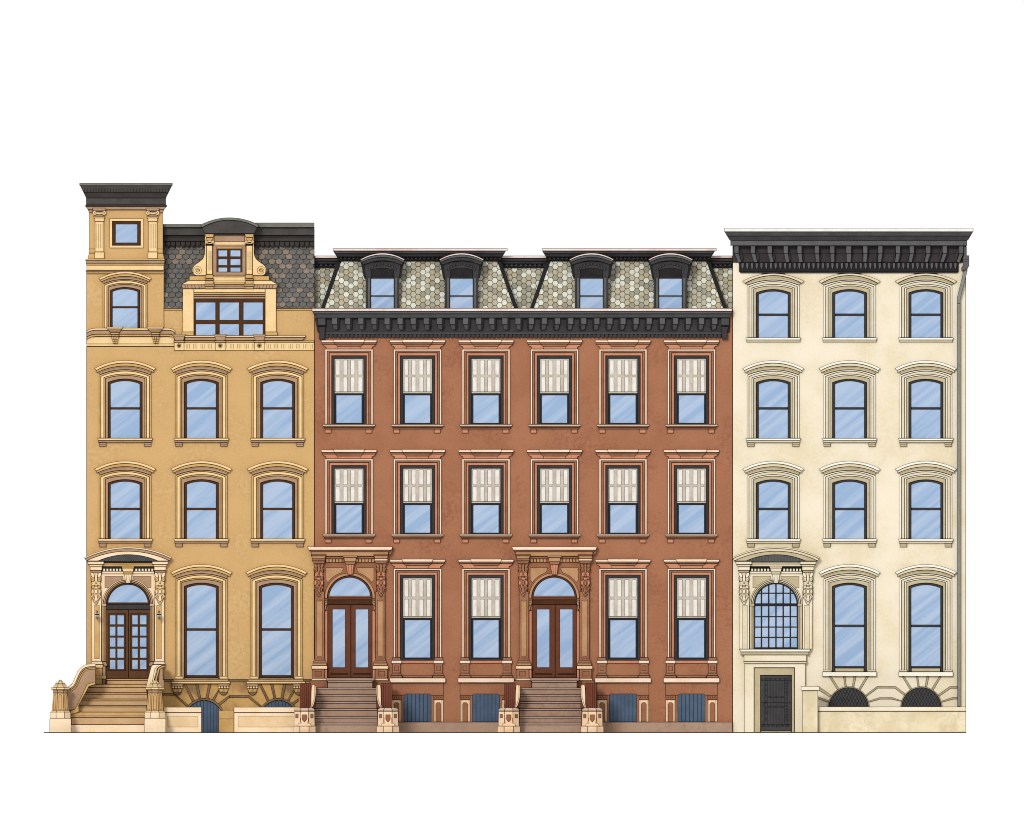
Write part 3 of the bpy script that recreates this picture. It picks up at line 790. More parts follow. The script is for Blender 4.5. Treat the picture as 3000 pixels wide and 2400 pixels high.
# lanterns
def lantern(cx, label):
    t = thing('wall_lantern', label, 'lamp', Z3.x(cx), -0.31, Z3.y(680), 'wall lanterns beside the glazed double doors')
    b = MB(); b.plate(Z3.p([(cx - 5, 612), (cx + 5, 612), (cx + 5, 668), (cx - 5, 668)]), -.30, -.34, INK, 0)
    b.plate(Z3.p(ell(cx, 607, 5, 8, 8)), -.33, -.39, INK, 0)
    b.plate(Z3.p([(cx - 3, 660), (cx + 3, 660), (cx, 680)]), -.33, -.42, INK, 0)
    obj('bracket', b, t)
    b = MB()
    b.octo(Z3.x(cx), -.45, [(0.1, Z3.y(612)), (3.2, Z3.y(622)), (7.4, Z3.y(630)), (7.4, Z3.y(636))], [Y_PALE, Y_PALE, INK], .7)
    obj('lamp_cap', b, t)
    b = MB(); b.octo(Z3.x(cx), -.45, [(6.0, Z3.y(636)), (5.2, Z3.y(655)), (2.2, Z3.y(668))], [WHITEGL, WHITEGL], .9)
    obj('lamp_glass', b, t)
lantern(472, 'small wall lantern on the left pale pilaster beside the glazed brown doors')
lantern(994, 'small wall lantern on the right pale pilaster beside the glazed brown doors')

# yellow stoop
DS = 1.0
st = thing('stoop', 'sandstone stoop with a curved left parapet and octagonal peaked newels before the ochre house', 'steps', Z3.x(562), -1.4)
m = MB()
flights = [(550, 905, 1174, 1190, -.42, 1222), (405, 890, 1222, 1250, -.95, 1292), (378, 895, 1292, 1306, -1.25, 1346), (343, 895, 1346, 1362, -1.55, 1400), (318, 890, 1400, 1413, -1.85, 1456),
           (250, 880, 1456, 1502, -2.15, 1561)]
for x0, x1, y0, y1, yf, yb in flights:
    x0 -= (0 if x0 in (550, 250) else 42)
    m.plate(Z3.r(x0, y0, x1, y1), -.02, yf - .018, Y_NOSE, 1.1); m.plate(Z3.r(x0 + 5, y1, x1, yb), -.02, yf, Y_STEP, 1.0)
m.line(Z3.p([(250, 1488), (880, 1488)]), 1.1, -2.168)
m.plate(Z3.r(246, 1561, 876, 1633), -.02, -2.5, Y_PALE)
obj('steps', m, st)
# left parapet
m = MB()
m.plate(Z3.p([(236, 1290), (300, 1290), (459, 1120), (459, 1560), (236, 1560)]), -.02, -.45, Y_BROWN, 0)
top = smooth([(232, 1240), (268, 1205), (290, 1160), (318, 1105), (350, 1068), (392, 1053), (460, 1050)], 5)
m.plate(Z3.p(top + [(460, 1215), (405, 1222), (330, 1370), (290, 1432), (250, 1442), (222, 1442), (222, 1250)]), -.40, -2.2, Y_BROWN)
def shift(P, d):
    o = []
    for q in range(len(P)):
        a, b = Vector(P[max(q - 1, 0)]), Vector(P[min(q + 1, len(P) - 1)])
        t = (b - a).normalized(); o.append((P[q][0] - t.y * d, P[q][1] + t.x * d))
    return o
rail = smooth([(226, 1244), (262, 1218), (286, 1165), (314, 1108), (350, 1070), (392, 1054), (460, 1050)], 5)
for d0, d1, yf, mt in ((-2, 22, -2.26, Y_PALE), (22, 33, -2.24, Y_NOSE), (33, 46, -2.22, Y_TAN)):
    m.plate(Z3.p(shift(rail, d0) + list(reversed(shift(rail, d1)))), -.40, yf, mt, 1.1)
m.plate(Z3.p([(460, 1200), (460, 1222), (405, 1240), (318, 1400), (322, 1455), (252, 1478), (246, 1445), (282, 1432), (310, 1390), (388, 1220)]), -.40, -2.23, Y_TAN)
obj('parapet', m, st)
m = MB()
m.plate(Z3.p([(1000, 1085), (1028, 1085), (1028, 1180), (1038, 1190), (1038, 1250), (985, 1250)]), -.40, -2.15, Y_BROWN)
m.plate(Z3.p(smooth([(882, 1250), (900, 1180), (922, 1095), (936, 1062), (965, 1055)], 5) + smooth([(1048, 1062), (1010, 1068), (985, 1090), (972, 1140), (955, 1190)], 5) + [(925, 1250)]), -.40, -2.2, Y_PALE)
m.line(Z3.p(smooth([(935, 1215), (948, 1150), (962, 1090), (990, 1064)], 5)), 1.1, -2.2); m.line(Z3.p(smooth([(950, 1195), (964, 1140), (978, 1090), (1015, 1064)], 5)), 1.1, -2.2)
m.plate(Z3.p(smooth([(1048, 1062), (1010, 1068), (985, 1090), (972, 1140), (955, 1190)], 5) + [(975, 1190), (988, 1140), (1000, 1100), (1015, 1085), (1046, 1080)]), -.40, -2.17, Y_TAN)
obj('parapet', m, st)
for cx in (163, 960):
    n = MB()
    n.octo(Z3.x(cx), -2.75, [(.1, Z3.y(1182)), (4.5, Z3.y(1188)), (9, Z3.y(1202)), (15, Z3.y(1215)), (15.5, Z3.y(1221)), (19.5, Z3.y(1236)), (21, Z3.y(1248))], [Y_CREAM, Y_CREAM, Y_PANEL, Y_CREAM, Y_PANEL, Y_CREAM], .75)
    n.octo(Z3.x(cx), -2.75, [(27.5, Z3.y(1248)), (27, Z3.y(1266)), (21.5, Z3.y(1270)), (21, Z3.y(1294)), (20.5, Z3.y(1296)), (25, Z3.y(1446)), (29, Z3.y(1456))], [Y_CREAM, Y_NOSE, Y_BROWN, Y_BROWN, Y_NOSE, Y_CREAM], panel=4)
    n.octo(Z3.x(cx), -2.75, [(30, Z3.y(1456)), (30, Z3.y(1510))], [Y_PALE])
    n.plate(Z3.p([(cx - 91, 1514), (cx - 82, 1508), (cx + 82, 1508), (cx + 92, 1514), (cx + 92, 1633), (cx - 91, 1633)]), -2.2, -3.25, Y_PALE)
    obj('newel_post', n, st)

# low area walls of the yellow house
def panel_wall(x0, x1, px0, px1, label):
    t = thing('garden_wall', label, 'wall', Z4.x((x0 + x1) / 2), -2.3)
    m = MB(); m.plate(Z4.r(x0, 1441, x1, 1626), -2.0, -2.35, Y_PALE)
    m.plate(Z4.r(px0, 1473, px1, 1572), -2.3, -2.36, Y_PANEL, .8); obj('body', m, t)
    m = MB(); m.plate(Z4.r(x0, 1391, x1, 1441), -1.98, -2.38, Y_PALE); obj('coping', m, t)
panel_wall(60, 402, 97, 370, 'short cream garden wall with a sunk panel, left of the blue plank basement door')
panel_wall(694, 1290, 731, 1262, 'long cream garden wall with sunk panel between blue basement door and red house steps')

# ================================================================== RED DOUBLE HOUSE
DS = 0.38
rh = thing('townhouse', 'long red brown double townhouse with two carved doorways and hexagon slate mansard roofs', 'house', 1533, 0.0)
RL, RR_ = 921.2, 2146.0
m = MB(); m.plate(rect(RL, 905, RR_, GY), 9.0, -.003, R_WALL); obj('wall', m, rh)
# windows
def sash_window(cx, top, g1, g2, bl, tall=False):
    """top = hood top; g1..g2 lower glass; bl = blind bottom"""
    at = top + 28.0; ft = top + 47.5
    fb = g2 + (8 if tall else 4)
    f = MB()
    f.ring(rect(cx - 50.7, ft, cx + 50.7, fb), rect(cx - 42.8, ft + 8.5, cx + 42.8, g2 + (4 if tall else 2)), 0, -.05, R_FRAME)
    f.plate(rect(cx - 42.8, bl + 4.8, cx + 42.8, g1), 0, -.04, R_SASH, .6)
    f.plate(rect(cx - 42.8, g1 - .2, cx - 37.2, g2 + 4), 0, -.04, R_SASH, 0); f.plate(rect(cx + 37.2, g1 - .2, cx + 42.8, g2 + 4), 0, -.04, R_SASH, 0)
    f.plate(rect(cx - 37.2, g2, cx + 37.2, g2 + 4), 0, -.04, R_SASH, 0)
    w = obj('window', f, rh)
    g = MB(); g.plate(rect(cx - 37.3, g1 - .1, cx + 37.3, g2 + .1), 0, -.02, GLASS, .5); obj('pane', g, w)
    b = MB(); bt = ft + 8.5
    b.plate(rect(cx - 42.8, bt, cx + 42.8, bl), 0, -.028, R_BLIND, .8)
    h = bl - bt
    for i in range(4):
        x = cx - 39.2 + i * 21.75
        for a_, c_ in ((.04, .495), (.55, 1.0)): b.plate(rect(x, bt + h * a_, x + 13, bt + h * c_), -.02, -.034, R_SLAT, .9)
    b.plate(rect(cx - 42.8, bl, cx + 42.8, bl + 4.8), 0, -.038, R_BLIND, .8)
    obj('blind', b, w)
    a = MB(); ab = (g2 if tall else fb)
    def U(h0, t0, h1, t1): return [(cx - h0, ab), (cx - h0, t0), (cx + h0, t0), (cx + h0, ab), (cx + h1, ab), (cx + h1, t1), (cx - h1, t1), (cx - h1, ab)]
    a.plate(U(57.9, at + 10.8, 50.7, ft), 0, -.08, R_SALM); a.plate(U(64.3, at + 5.6, 57.9, at + 10.8), 0, -.11, R_BROWN); a.plate(U(70.4, at, 64.3, at + 5.6), 0, -.15, R_CREAM)
    obj('architrave', a, w)
    h = MB()
    h.plate([(cx - 79, top + 14), (cx + 79, top + 14), (cx + 75, top + 18.5), (cx + 68, top + 22), (cx + 67, top + 28), (cx - 67, top + 28), (cx - 68, top + 22), (cx - 75, top + 18.5)], 0, -.18, R_SALM)
    h.plate([(cx - 80.5, top + 9), (cx + 80.5, top + 9), (cx + 78, top + 14), (cx - 78, top + 14)], 0, -.22, R_BROWN)
    h.plate([(cx - 82.3, top + 1.5), (cx + 82.3, top + 1.5), (cx + 80.5, top + 9), (cx - 80.5, top + 9)], 0, -.27, R_CREAM)
    h.plate(rect(cx - 33, top + 19.5, cx + 33, top + 28), 0, -.21, R_SALM)
    h.plate([(cx - 41, top + 13.5), (cx + 41, top + 13.5), (cx + 34.5, top + 20), (cx - 34.5, top + 20)], 0, -.27, R_BROWN)
    h.plate([(cx - 43.5, top + 9), (cx + 43.5, top + 9), (cx + 41, top + 13.5), (cx - 41, top + 13.5)], 0, -.30, R_BROWN)
    h.plate([(cx - 46.3, top), (cx + 46.3, top), (cx + 43.5, top + 9), (cx - 43.5, top + 9)], 0, -.35, R_CREAM)
    obj('hood', h, w)
    s = MB()
    if not tall:
        s.plate(rect(cx - 77.3, fb, cx + 77.3, fb + 4.8), 0, -.24, R_CREAM)
        s.plate([(cx - 75, fb + 4.8), (cx + 75, fb + 4.8), (cx + 73.5, fb + 9), (cx - 73.5, fb + 9)], 0, -.20, R_BROWN)
        s.plate(rect(cx - 72, fb + 9, cx + 72, fb + 13.2), 0, -.17, R_BROWN)
        obj('sill', s, w)
        for x0 in (cx - 70.4, cx + 49): 
            k = MB(); k.plate(rect(x0, fb + 13.2, x0 + 18.3, fb + 25.6), 0, -.14, R_SALM); k.plate(rect(x0, fb + 13.2, x0 + 18.3, fb + 17.2), 0, -.145, R_BROWN); obj('sill_bracket', k, w)
    else:
        q = fb
        s.plate(rect(cx - 56, q, cx + 56, q + 9.4), 0, -.07, R_SALM)
        s.plate(rect(cx - 82.5, q + 51.5, cx + 82.5, q + 65.5), 0, -.30, R_CREAM)
        s.plate(rect(cx - 44, q + 44, cx + 44, q + 51), 0, -.06, R_BROWN)
        obj('sill', s, w)
        for sg in (-1, 1):
            k = MB(); X = lambda u: cx + sg * u
            k.plate(rect(X(74.3), q - 8.5, X(49.5), q), 0, -.19, R_BROWN)
            k.plate(rect(X(76.8), q, X(46.2), q + 9.6), 0, -.23, R_CREAM)
            k.plate(rect(X(73.6), q + 9.6, X(49.6), q + 37.4), 0, -.18, R_DARK if False else R_BROWN)
            k.plate(rect(X(68), q + 16, X(55), q + 31), -.1, -.184, R_DARK)
            k.plate([(X(73.6), q + 37.4), (X(49.6), q + 37.4), (X(45.5), q + 44), (X(78), q + 44)], 0, -.21, R_BROWN)
            k.plate(rect(X(78.5), q + 44, X(44.5), q + 51.5), 0, -.23, R_BROWN)
            obj('pedestal', k, w)
    return w
XS = [1022.5 + 200.66 * i for i in range(6)]
w0 = sash_window(XS[0], 995.0, 1158.2, 1239.6, 1148.2)
for i, x in enumerate(XS):
    for dy in (0, 321.6):
        if i or dy: copy_tree(w0, x - XS[0], dy, rh)
wt = sash_window(XS[1], 1637.7, 1816.9, 1926.8, 1806.0, True)
for i in (2, 4, 5): copy_tree(wt, XS[i] - XS[1], 0, rh)
# basement bays
def bay(cx):
    d = MB(); d.plate([(cx - 40.5, 2115.5), (cx - 40.5, 2037), (cx - 36.5, 2032.5), (cx + 36.5, 2032.5), (cx + 40.5, 2037), (cx + 40.5, 2115.5)], 0, -.03, BLUE)
    for i in range(1, 7): d.line([(cx - 40.5 + i * 11.57, 2033), (cx - 40.5 + i * 11.57, 2115)], 1.1, -.03)
    o = [obj('shutter', d, rh)]
    for sg in (-1, 1):
        m = MB(); X = lambda u: cx + sg * u
        m.plate([(X(75.5), 2037), (X(46), 2037), (X(46.8), 2050.5), (X(75.5), 2050.5)], 0, -.10, R_DARK)
        for i in range(5): m.line([(X(51.5 + i * 5), 2041), (X(51.5 + i * 5), 2046)], 1.6, -.10)
        m.plate(rect(X(75.5), 2050.5, X(46.5), 2115.5), 0, -.07, R_PALE)
        m.line([(X(71), 2052), (X(71), 2115)], .8, -.07); m.line([(X(50), 2052), (X(50), 2115)], .8, -.07)
        m.plate([(X(69), 2115.5), (X(69), 2063), (X(66), 2058), (X(57), 2058), (X(53), 2063), (X(53), 2115.5)], -.03, -.08, R_DARK)
        m.line([(X(76), 2000), (X(76), 2038)], 1.2, -.01)
        m.line([(X(75), 2037.2), (X(40), 2037.2)], 1.2, -.01)
        o.append(obj('basement_pilaster', m, rh))
    return o
b0 = bay(XS[1])
for i in (2, 4, 5):
    for p in b0: copy_tree(p, XS[i] - XS[1], 0, rh)
m = MB(); m.plate(rect(922, 2115.5, RR_, GY), 0, -.30, R_STEP); obj('plinth', m, rh)
# main cornice
m = MB()
m.plate([(R1.x(72), R1.y(725)), (2138, R1.y(725)), (2138, R1.y(862)), (R1.x(100), R1.y(862))], 0, -.12, CH_D)
m.plate([(R1.x(72), R1.y(684)), (2143, R1.y(684)), (R2.x(1962), R2.y(681)), (R1.x(86), R1.y(726))], 0, (-.50, -.62), CH_M)
m.plate(rect(R1.x(58), R1.y(660), 2144.5, R1.y(685)), 0, -.70, CH_L)
m.plate(rect(R1.x(45), R1.y(632), 2145, R1.y(661)), .3, -.78, PINK)
m.plate(rect(R1.x(170), R1.y(860), R2.x(1895), R1.y(878)), 0, -.17, CH_L)
m.plate(rect(R1.x(170), R1.y(878), R2.x(1895), R1.y(905)), 0, -.10, CH_D)
cor = obj('cornice', m, rh)
m = MB(); nb = 95
for i in range(nb):
    x = 957.6 + i * (2107.6 - 957.6) / (nb - 1)
    m.plate(ell(x, R1.y(896), 6.3, 6.3, 14), -.05, -.20, CH_D, .9)
obj('bead_moulding', m, cor)
for i in range(30):
    x = 980.8 + i * (2093.5 - 980.8) / 29; sg = 1 if i < 15 else -1
    b = MB(); X = lambda u: x + sg * u
    b.plate(rect(X(7), 932, X(13), 960), -.1, -.40, CH_DD, .5)
    b.plate([(X(7), 960), (X(13), 960), (X(11.5), 966.5), (X(8.5), 966.5)], -.1, -.34, CH_DD, .5)
    b.plate(rect(X(-8.5), 932, X(7.5), 950.5), -.1, -.46, CH_L, .7)
    b.plate([(X(-6), 950.5), (X(8), 950.5), (X(8), 966.5), (X(-1), 966.5), (X(-4.5), 962)], -.1, -.38, CH_M, .8)
    obj('bracket', b, cor)
for x, sg in ((R1.x(136), 1), (R2.x(1924), -1)):
    b = MB(); X = lambda u: x + sg * u
    b.plate(rect(X(-12), 932, X(12.5), 953), 0, -.50, CH_M); b.plate([(X(-11), 953), (X(13), 953), (X(11), 957), (X(-9), 957)], 0, -.47, CH_DD)
    b.plate([(X(-9), 957), (X(12), 957), (X(10), 972), (X(10), 994.5), (X(-6.5), 994.5), (X(-6.5), 972)], 0, -.42, CH_D)
    obj('end_corbel', b, cor)
# mansards
def clip_poly(poly, region):
    """clip a convex polygon by a convex region (both y-down)"""
    ar = sum(region[i - 1][0] * region[i][1] - region[i][0] * region[i - 1][1] for i in range(len(region)))
    rg = region if ar > 0 else list(reversed(region))
    for i in range(len(rg)):
        a, b = rg[i], rg[(i + 1) % len(rg)]
        sd = lambda p: (b[0] - a[0]) * (p[1] - a[1]) - (b[1] - a[1]) * (p[0] - a[0])
        o = []
        for j in range(len(poly)):
            p, q = poly[j - 1], poly[j]; sp, sq = sd(p), sd(q)
            if (sp < 0) != (sq < 0):
                t = sp / (sp - sq); o.append((p[0] + (q[0] - p[0]) * t, p[1] + (q[1] - p[1]) * t))
            if sq >= 0: o.append(q)
        poly = o
        if len(poly) < 3: return []
    return poly
HY0, HY1 = 760.0, R1.y(632)
def hex_y(py, base, sl): return base + sl * (HY1 - py) / (HY1 - HY0)
def hexfield(m, region, base, sl, ph):
    x0 = min(p[0] for p in region); x1 = max(p[0] for p in region); y0 = min(p[1] for p in region); y1 = max(p[1] for p in region)
    px_, py_, r = 14.05, 16.25, 9.35
    col = 0; x = ph + math.floor((x0 - ph) / px_) * px_ ; col = round((x - ph) / px_)
    while x < x1 + r:
        y = 700 + (8.12 if col % 2 else 0)
        while y < y1 + r:
            P = [(x + r * math.cos(a), y + r * .868 / .866 * math.sin(a)) for a in [math.pi / 3 * i for i in range(6)]]
            P = clip_poly(P, region)
            if len(P) > 2:
                A_ = abs(sum(P[i - 1][0] * P[i][1] - P[i][0] * P[i - 1][1] for i in range(len(P))))
                if A_ > 4:
                    mt = random.choices(HEX, (.28, .26, .28, .18))[0]
                    pt = min(q[1] for q in P); pb = max(q[1] for q in P)
                    m.plate(P, (hex_y(pb, base, sl), hex_y(pt, base, sl)), (hex_y(pb, base, sl) - .02, hex_y(pt, base, sl) - .02), mt, .75)
            y += py_
        x += px_; col += 1
# recessed lower roof behind and between
m = MB()
m.plate(rect(921.2, 757, 2146, HY1), (4, 4), (.52, 1.22), CH_DD, 0)
m.plate(rect(921.2, R1.y(205), 2146, R1.y(248)), 4.0, 1.02, CH_DD); m.plate(rect(921.2, R1.y(178), 2146, R1.y(206)), 4.0, .92, CH_D)
m.plate(rect(921.2, R1.y(152), 2146, R1.y(179)), 4.0, .84, CH_M); m.plate(rect(921.2, R1.y(128), 2146, R1.y(153)), 4.0, .76, PINK)
x = 924
while x < 2140:
    m.plate(rect(x, R1.y(210), x + 7.5, R1.y(232)), 2.0, .98, CH_M, .7); x += 13.6
lowroof = obj('mansard_roof', m, rh)
for reg in ([(921.2, R1.y(248)), (R1.x(275), R1.y(248)), (R1.x(140), HY1), (921.2, HY1)],
            [(R1.x(1878), R1.y(248)), (1500 + 292 / 3.08, R1.y(248)), (1500 + 170 / 3.08, HY1), (R1.x(2010), HY1)],
            [(R2.x(1805), R1.y(248)), (2146, R1.y(248)), (2146, HY1), (R2.x(1935), HY1)]):
    m = MB(); hexfield(m, reg, .50, .70, 922 + 9); obj('slate_tiles', m, lowroof)
# projecting mansard pavilion
m = MB()
RP = lambda pts: R1.p(pts)
m.plate(RP([(288, 178), (1856, 178), (2018, 632), (130, 632)]), (4, 4), (.14, .84), CH_DD, 0)
m.plate(RP([(288, 176), (328, 176), (165, 632), (130, 632)]), (3, 3), (.06, .76), CH_DD, .6); m.plate(RP([(1818, 176), (1856, 176), (2018, 632), (1981, 632)]), (3, 3), (.06, .76), CH_DD, .6)
m.plate(RP([(285, 138), (1866, 138), (1856, 178), (290, 178)]), 4.0, .66, CH_DD)
m.plate(RP([(262, 108), (1888, 108), (1866, 140), (285, 140)]), 4.1, (.50, .40), CH_D)
m.plate(RP([(248, 83), (1902, 83), (1888, 109), (262, 109)]), 4.2, (.36, .28), CH_L)
m.plate(RP([(245, 57), (1917, 57), (1917, 83), (245, 83)]), 4.3, .22, PINK)
x = 310
while x < 1850:
    m.plate(RP([(x, 142), (x + 24, 142), (x + 24, 166), (x, 166)]), 2.0, .60, CH_D, .8); x += 40
pav = obj('mansard_pavilion', m, rh)
m = MB()
hexfield(m, RP([(326, 178), (1820, 178), (1982, 632), (163, 632)]), .13, .70, R1.x(373))
obj('slate_tiles', m, pav)
def dormer(ox, par=rh):
    D = lambda pts: R1.p([(x + ox, y) for x, y in pts])
    r = lambda x0, y0, x1, y1: D([(x0, y0), (x1, y0), (x1, y1), (x0, y1)])
    m = MB()
    m.plate(D([(510, 180), (930, 180), (896, 345), (885, 345), (880, 330), (560, 330), (555, 345), (545, 345)]), 1.2, -.02, CH_DD, .8)
    m.plate(D([(545, 215), (580, 195), (720, 178), (860, 195), (895, 215), (880, 345), (880, 632), (828, 632), (828, 266), (775, 252), (720, 247), (665, 252), (612, 266), (612, 632), (560, 632), (560, 345)]), 1.2, -.06, CH_D, .9)
    for x in (577, 838):
        m.plate(r(x, 335, x + 28, 632), .2, -.10, CH_L, .9)
    m.plate(D(arc(612, 828, 266, 246, 10) + [(828, 340), (612, 340)]), .2, -.03, CH_DD, .9)
    dm = obj('dormer', m, par)
    h = MB()
    h.plate(D(arc(507, 934, 165, 103, 16) + list(reversed(arc(513, 928, 176, 120, 16)))), .8, -.42, PINK, 1.1)
    h.plate(D(arc(512, 929, 176, 120, 16) + [(920, 192)] + list(reversed(arc(520, 920, 194, 143, 16))) + [(520, 192)]), .8, -.36, CH_L, .9)
    h.plate(D(arc(518, 922, 193, 143, 16) + [(905, 215)] + list(reversed(arc(540, 900, 216, 176, 16))) + [(535, 215)]), .8, -.28, CH_D, .9)
    for i in range(-4, 5):
        a = i * .19; cx, cy = 720 + 330 * math.sin(a) * .55, 196 + 330 * (1 - math.cos(a)) * .55
        h.plate(D([(cx - 10, cy), (cx + 10, cy), (cx + 10, cy + 20), (cx - 10, cy + 20)]), .2, -.16, CH_M, .9)
    obj('hood', h, dm)
    s = MB(); s.plate(r(612, 338, 828, 351), .1, -.05, CH_L, .8); s.plate(r(612, 507, 828, 524), .1, -.05, CH_L, .9); obj('sash', s, dm)
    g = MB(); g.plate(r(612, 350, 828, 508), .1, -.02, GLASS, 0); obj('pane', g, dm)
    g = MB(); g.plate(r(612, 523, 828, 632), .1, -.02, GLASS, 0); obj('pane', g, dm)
    return dm
d0 = dormer(0)
copy_tree(d0, 756 / 3.2667, 0, rh); copy_tree(d0, 612.6, 0, rh); copy_tree(d0, 612.6 + 756 / 3.2667, 0, rh)
copy_tree(pav, 612.6, 0, rh)

# entrance (built once, copied for the second door)
c = 531
mir = lambda pts: [(2 * c + 2 - x, y) for x, y in pts]
s = MB()
def hf(r, cy=497, n=24): return [(c - r * math.cos(math.pi * i / n), cy - r * math.sin(math.pi * i / n)) for i in range(n + 1)]
fld = [(c - 222, 497), (c - 222, 195), (c, 195)] + [q for q in reversed(hf(208)) if q[0] <= c + 1]
s.plate(R4.p(fld), 0, -.13, R_DARK, 0); s.plate(R4.p([(2 * c - x, y) for x, y in fld]), 0, -.13, R_DARK, 0)
for f in (lambda p: p, mir):
    arc_ = [(c - 225 * math.cos(a), 497 - 225 * math.sin(a)) for a in [math.radians(v) for v in (26, 35, 45, 55, 64, 72, 76)]]
    arc_ = [q for q in arc_ if q[0] > 329]
    s.plate(R4.p(f([(328, 238), (476, 238), (476, 257)] + list(reversed(arc_[:-1])) + [(328, 345)])), -.1, -.14, R_TAN)
    s.plate(R4.p(f([(317, 600), (345, 600), (345, 1167), (317, 1167)])), 0, -.08, R_SALM)
    # pilasters
    s.plate(R4.p(f([(236, 440), (318, 440), (318, 1002), (236, 1002)])), 0, -.30, R_BROWN)
    s.plate(R4.p(f([(252, 508), (262, 518), (276, 522), (290, 518), (300, 508), (300, 986), (252, 986)])), -.2, -.31, R_TAN, 1.0)
a = hf(214); b = hf(190); s.plate(R4.p(a + list(reversed(b))), 0, -.17, R_TAN)
# entablature
s.plate(R4.r(325, 143, 740, 165), 0, -.34, R_TRAN if False else R_DARK)
s.plate(R4.r(325, 163, 740, 196), 0, -.20, R_DARK)
x = 330
while x < 730:
    if not (478 < x + 14 < 586): s.plate(R4.r(x, 164, x + 25, 195), 0, -.26, R_TAN, .9)
    x += 27.5
s.plate(R4.r(205, 105, 858, 143), 0, -.50, R_TAN)
s.plate(R4.t(186, 882, 91, 196, 868, 106), 0, -.58, R_BROWN)
s.plate(R4.t(172, 895, 62, 186, 882, 92), 0, -.70, R_CREAM)
s.plate(R4.p([(858, 138), (880, 125), (893, 95), (894, 70), (876, 94), (862, 108)]), 0, -.46, R_BROWN)
for f in (lambda p: p, mir):
    s.plate(R4.p(f([(207, 126), (333, 126), (330, 140), (209, 140)])), 0, -.60, R_BROWN)
    s.plate(R4.p(f([(210, 140), (330, 140), (322, 165), (215, 165)])), 0, -.56, R_TAN)
    s.plate(R4.p(f([(213, 165), (326, 165), (326, 182), (213, 182)])), 0, -.60, R_BROWN if f is not mir else R_CREAM)
    s.plate(R4.p(f([(213, 182), (326, 182), (312, 206), (228, 206)])), 0, -.54, R_DARK)
rs = obj('entrance_surround', s, rh)
k = MB()
k.plate(R4.t(470, 600, 139, 476, 592, 153), 0, -.62, R_TAN); k.plate(R4.t(480, 588, 153, 488, 580, 190), 0, -.56, R_TAN); k.plate(R4.t(487, 582, 190, 496, 572, 212), 0, -.52, R_BROWN)
k.plate(R4.t(497, 568, 210, 513, 556, 300), 0, -.44, R_SALM)
for t in (.3, .7): k.line(R4.p([(497 + 71 * t, 212), (513 + 43 * t, 299)]), .9, -.44)
obj('keystone', k, rs)
for x0, x1 in ((226, 314), (750, 838)): console(rs, R4.x(x0), R4.x(x1), R4.y(193), R4.y(482), R_BROWN, R_DARK, R_SALM)
for f in (lambda p: p, mir):
    k = MB()
    k.plate(R4.p(f([(314, 497), (346, 497), (346, 512), (314, 512)])), 0, -.22, R_BROWN)
    k.plate(R4.p(f([(316, 512), (345, 512), (344, 540), (334, 570), (330, 604), (316, 606), (318, 580), (322, 560)])), 0, -.18, R_TAN, 1.2)
    for (x, y, r_) in ((328, 526, 10), (334, 556, 6), (322, 595, 8)): k.plate(R4.p(f(ell(x, y, r_, r_, 10))), 0, -.20, R_TAN, 1.2)
    obj('scroll_bracket', k, rs)
    b = MB()
    b.plate(R4.p(f([(236, 1000), (318, 1000), (322, 1010), (318, 1019), (232, 1019), (229, 1010)])), 0, -.36, R_BROWN)
    b.plate(R4.p(f([(232, 1018), (320, 1018), (333, 1034), (333, 1043), (219, 1043), (219, 1034)])), 0, -.40, R_BROWN)
    b.plate(R4.p(f([(219, 1043), (337, 1043), (337, 1065), (217, 1065)])), 0, -.42, R_TAN)
    b.plate(R4.p(f([(208, 1065), (343, 1065), (343, 1094), (208, 1094)])), 0, -.50, R_PALE)
    b.plate(R4.p(f([(216, 1094), (320, 1094), (320, 1172), (216, 1172)])), 0, -.44, R_BROWN)
    b.plate(R4.p(f([(320, 1094), (343, 1094), (343, 1172), (320, 1172)])), 0, -.38, R_SALM)  # side shading of the pedestal, put in as a coloured strip
    b.plate(R4.p(f([(237, 1111), (294, 1111), (294, 1154), (237, 1154)])), -.3, -.447, R_DARK)
    b.plate(R4.p(f([(216, 1171), (340, 1171), (343, 1191), (200, 1191), (210, 1182)])), 0, -.48, R_PALE)
    b.plate(R4.p(f([(192, 1191), (343, 1191), (343, 1253), (188, 1253)])), 0, -.52, R_DARK)
    obj('pedestal', b, rs)
m = MB()
a = hf(190); b = hf(175); m.plate(R4.p(a + list(reversed(b))), 0, -.07, R_DOOR); m.plate(R4.r(341, 487, 722, 511), 0, -.072, R_DOOR)
fan = obj('fanlight', m, rh)
g = MB(); g.plate(R4.p([q for q in hf(175, n=30) if q[1] < 488]), 0, -.03, GLASS, .8); obj('pane', g, fan)
m = MB(); m.plate(R4.r(345, 510, 721, 551), 0, -.074, R_TRAN); tr = obj('transom', m, rh)
doors = []
for x0, x1, ga, gb in ((345, 540, 384, 494), (540, 721, 578, 689)):
    d = MB(); d.plate(R4.r(x0, 551, x1, 1167), 0, -.04, R_DOOR); d.plate(R4.r(ga - 17, 1129, gb + 20, 1141), 0, -.05, R_TRAN, 1.2)
    dd = obj('door', d, rh); doors.append(dd)
    g = MB(); g.plate(R4.r(ga, 588, gb, 1082), 0, -.046, GLASS, 1.2); obj('pane', g, dd)
for p in [rs, fan, tr] + doors: copy_tree(p, 598.7, 0, rh)
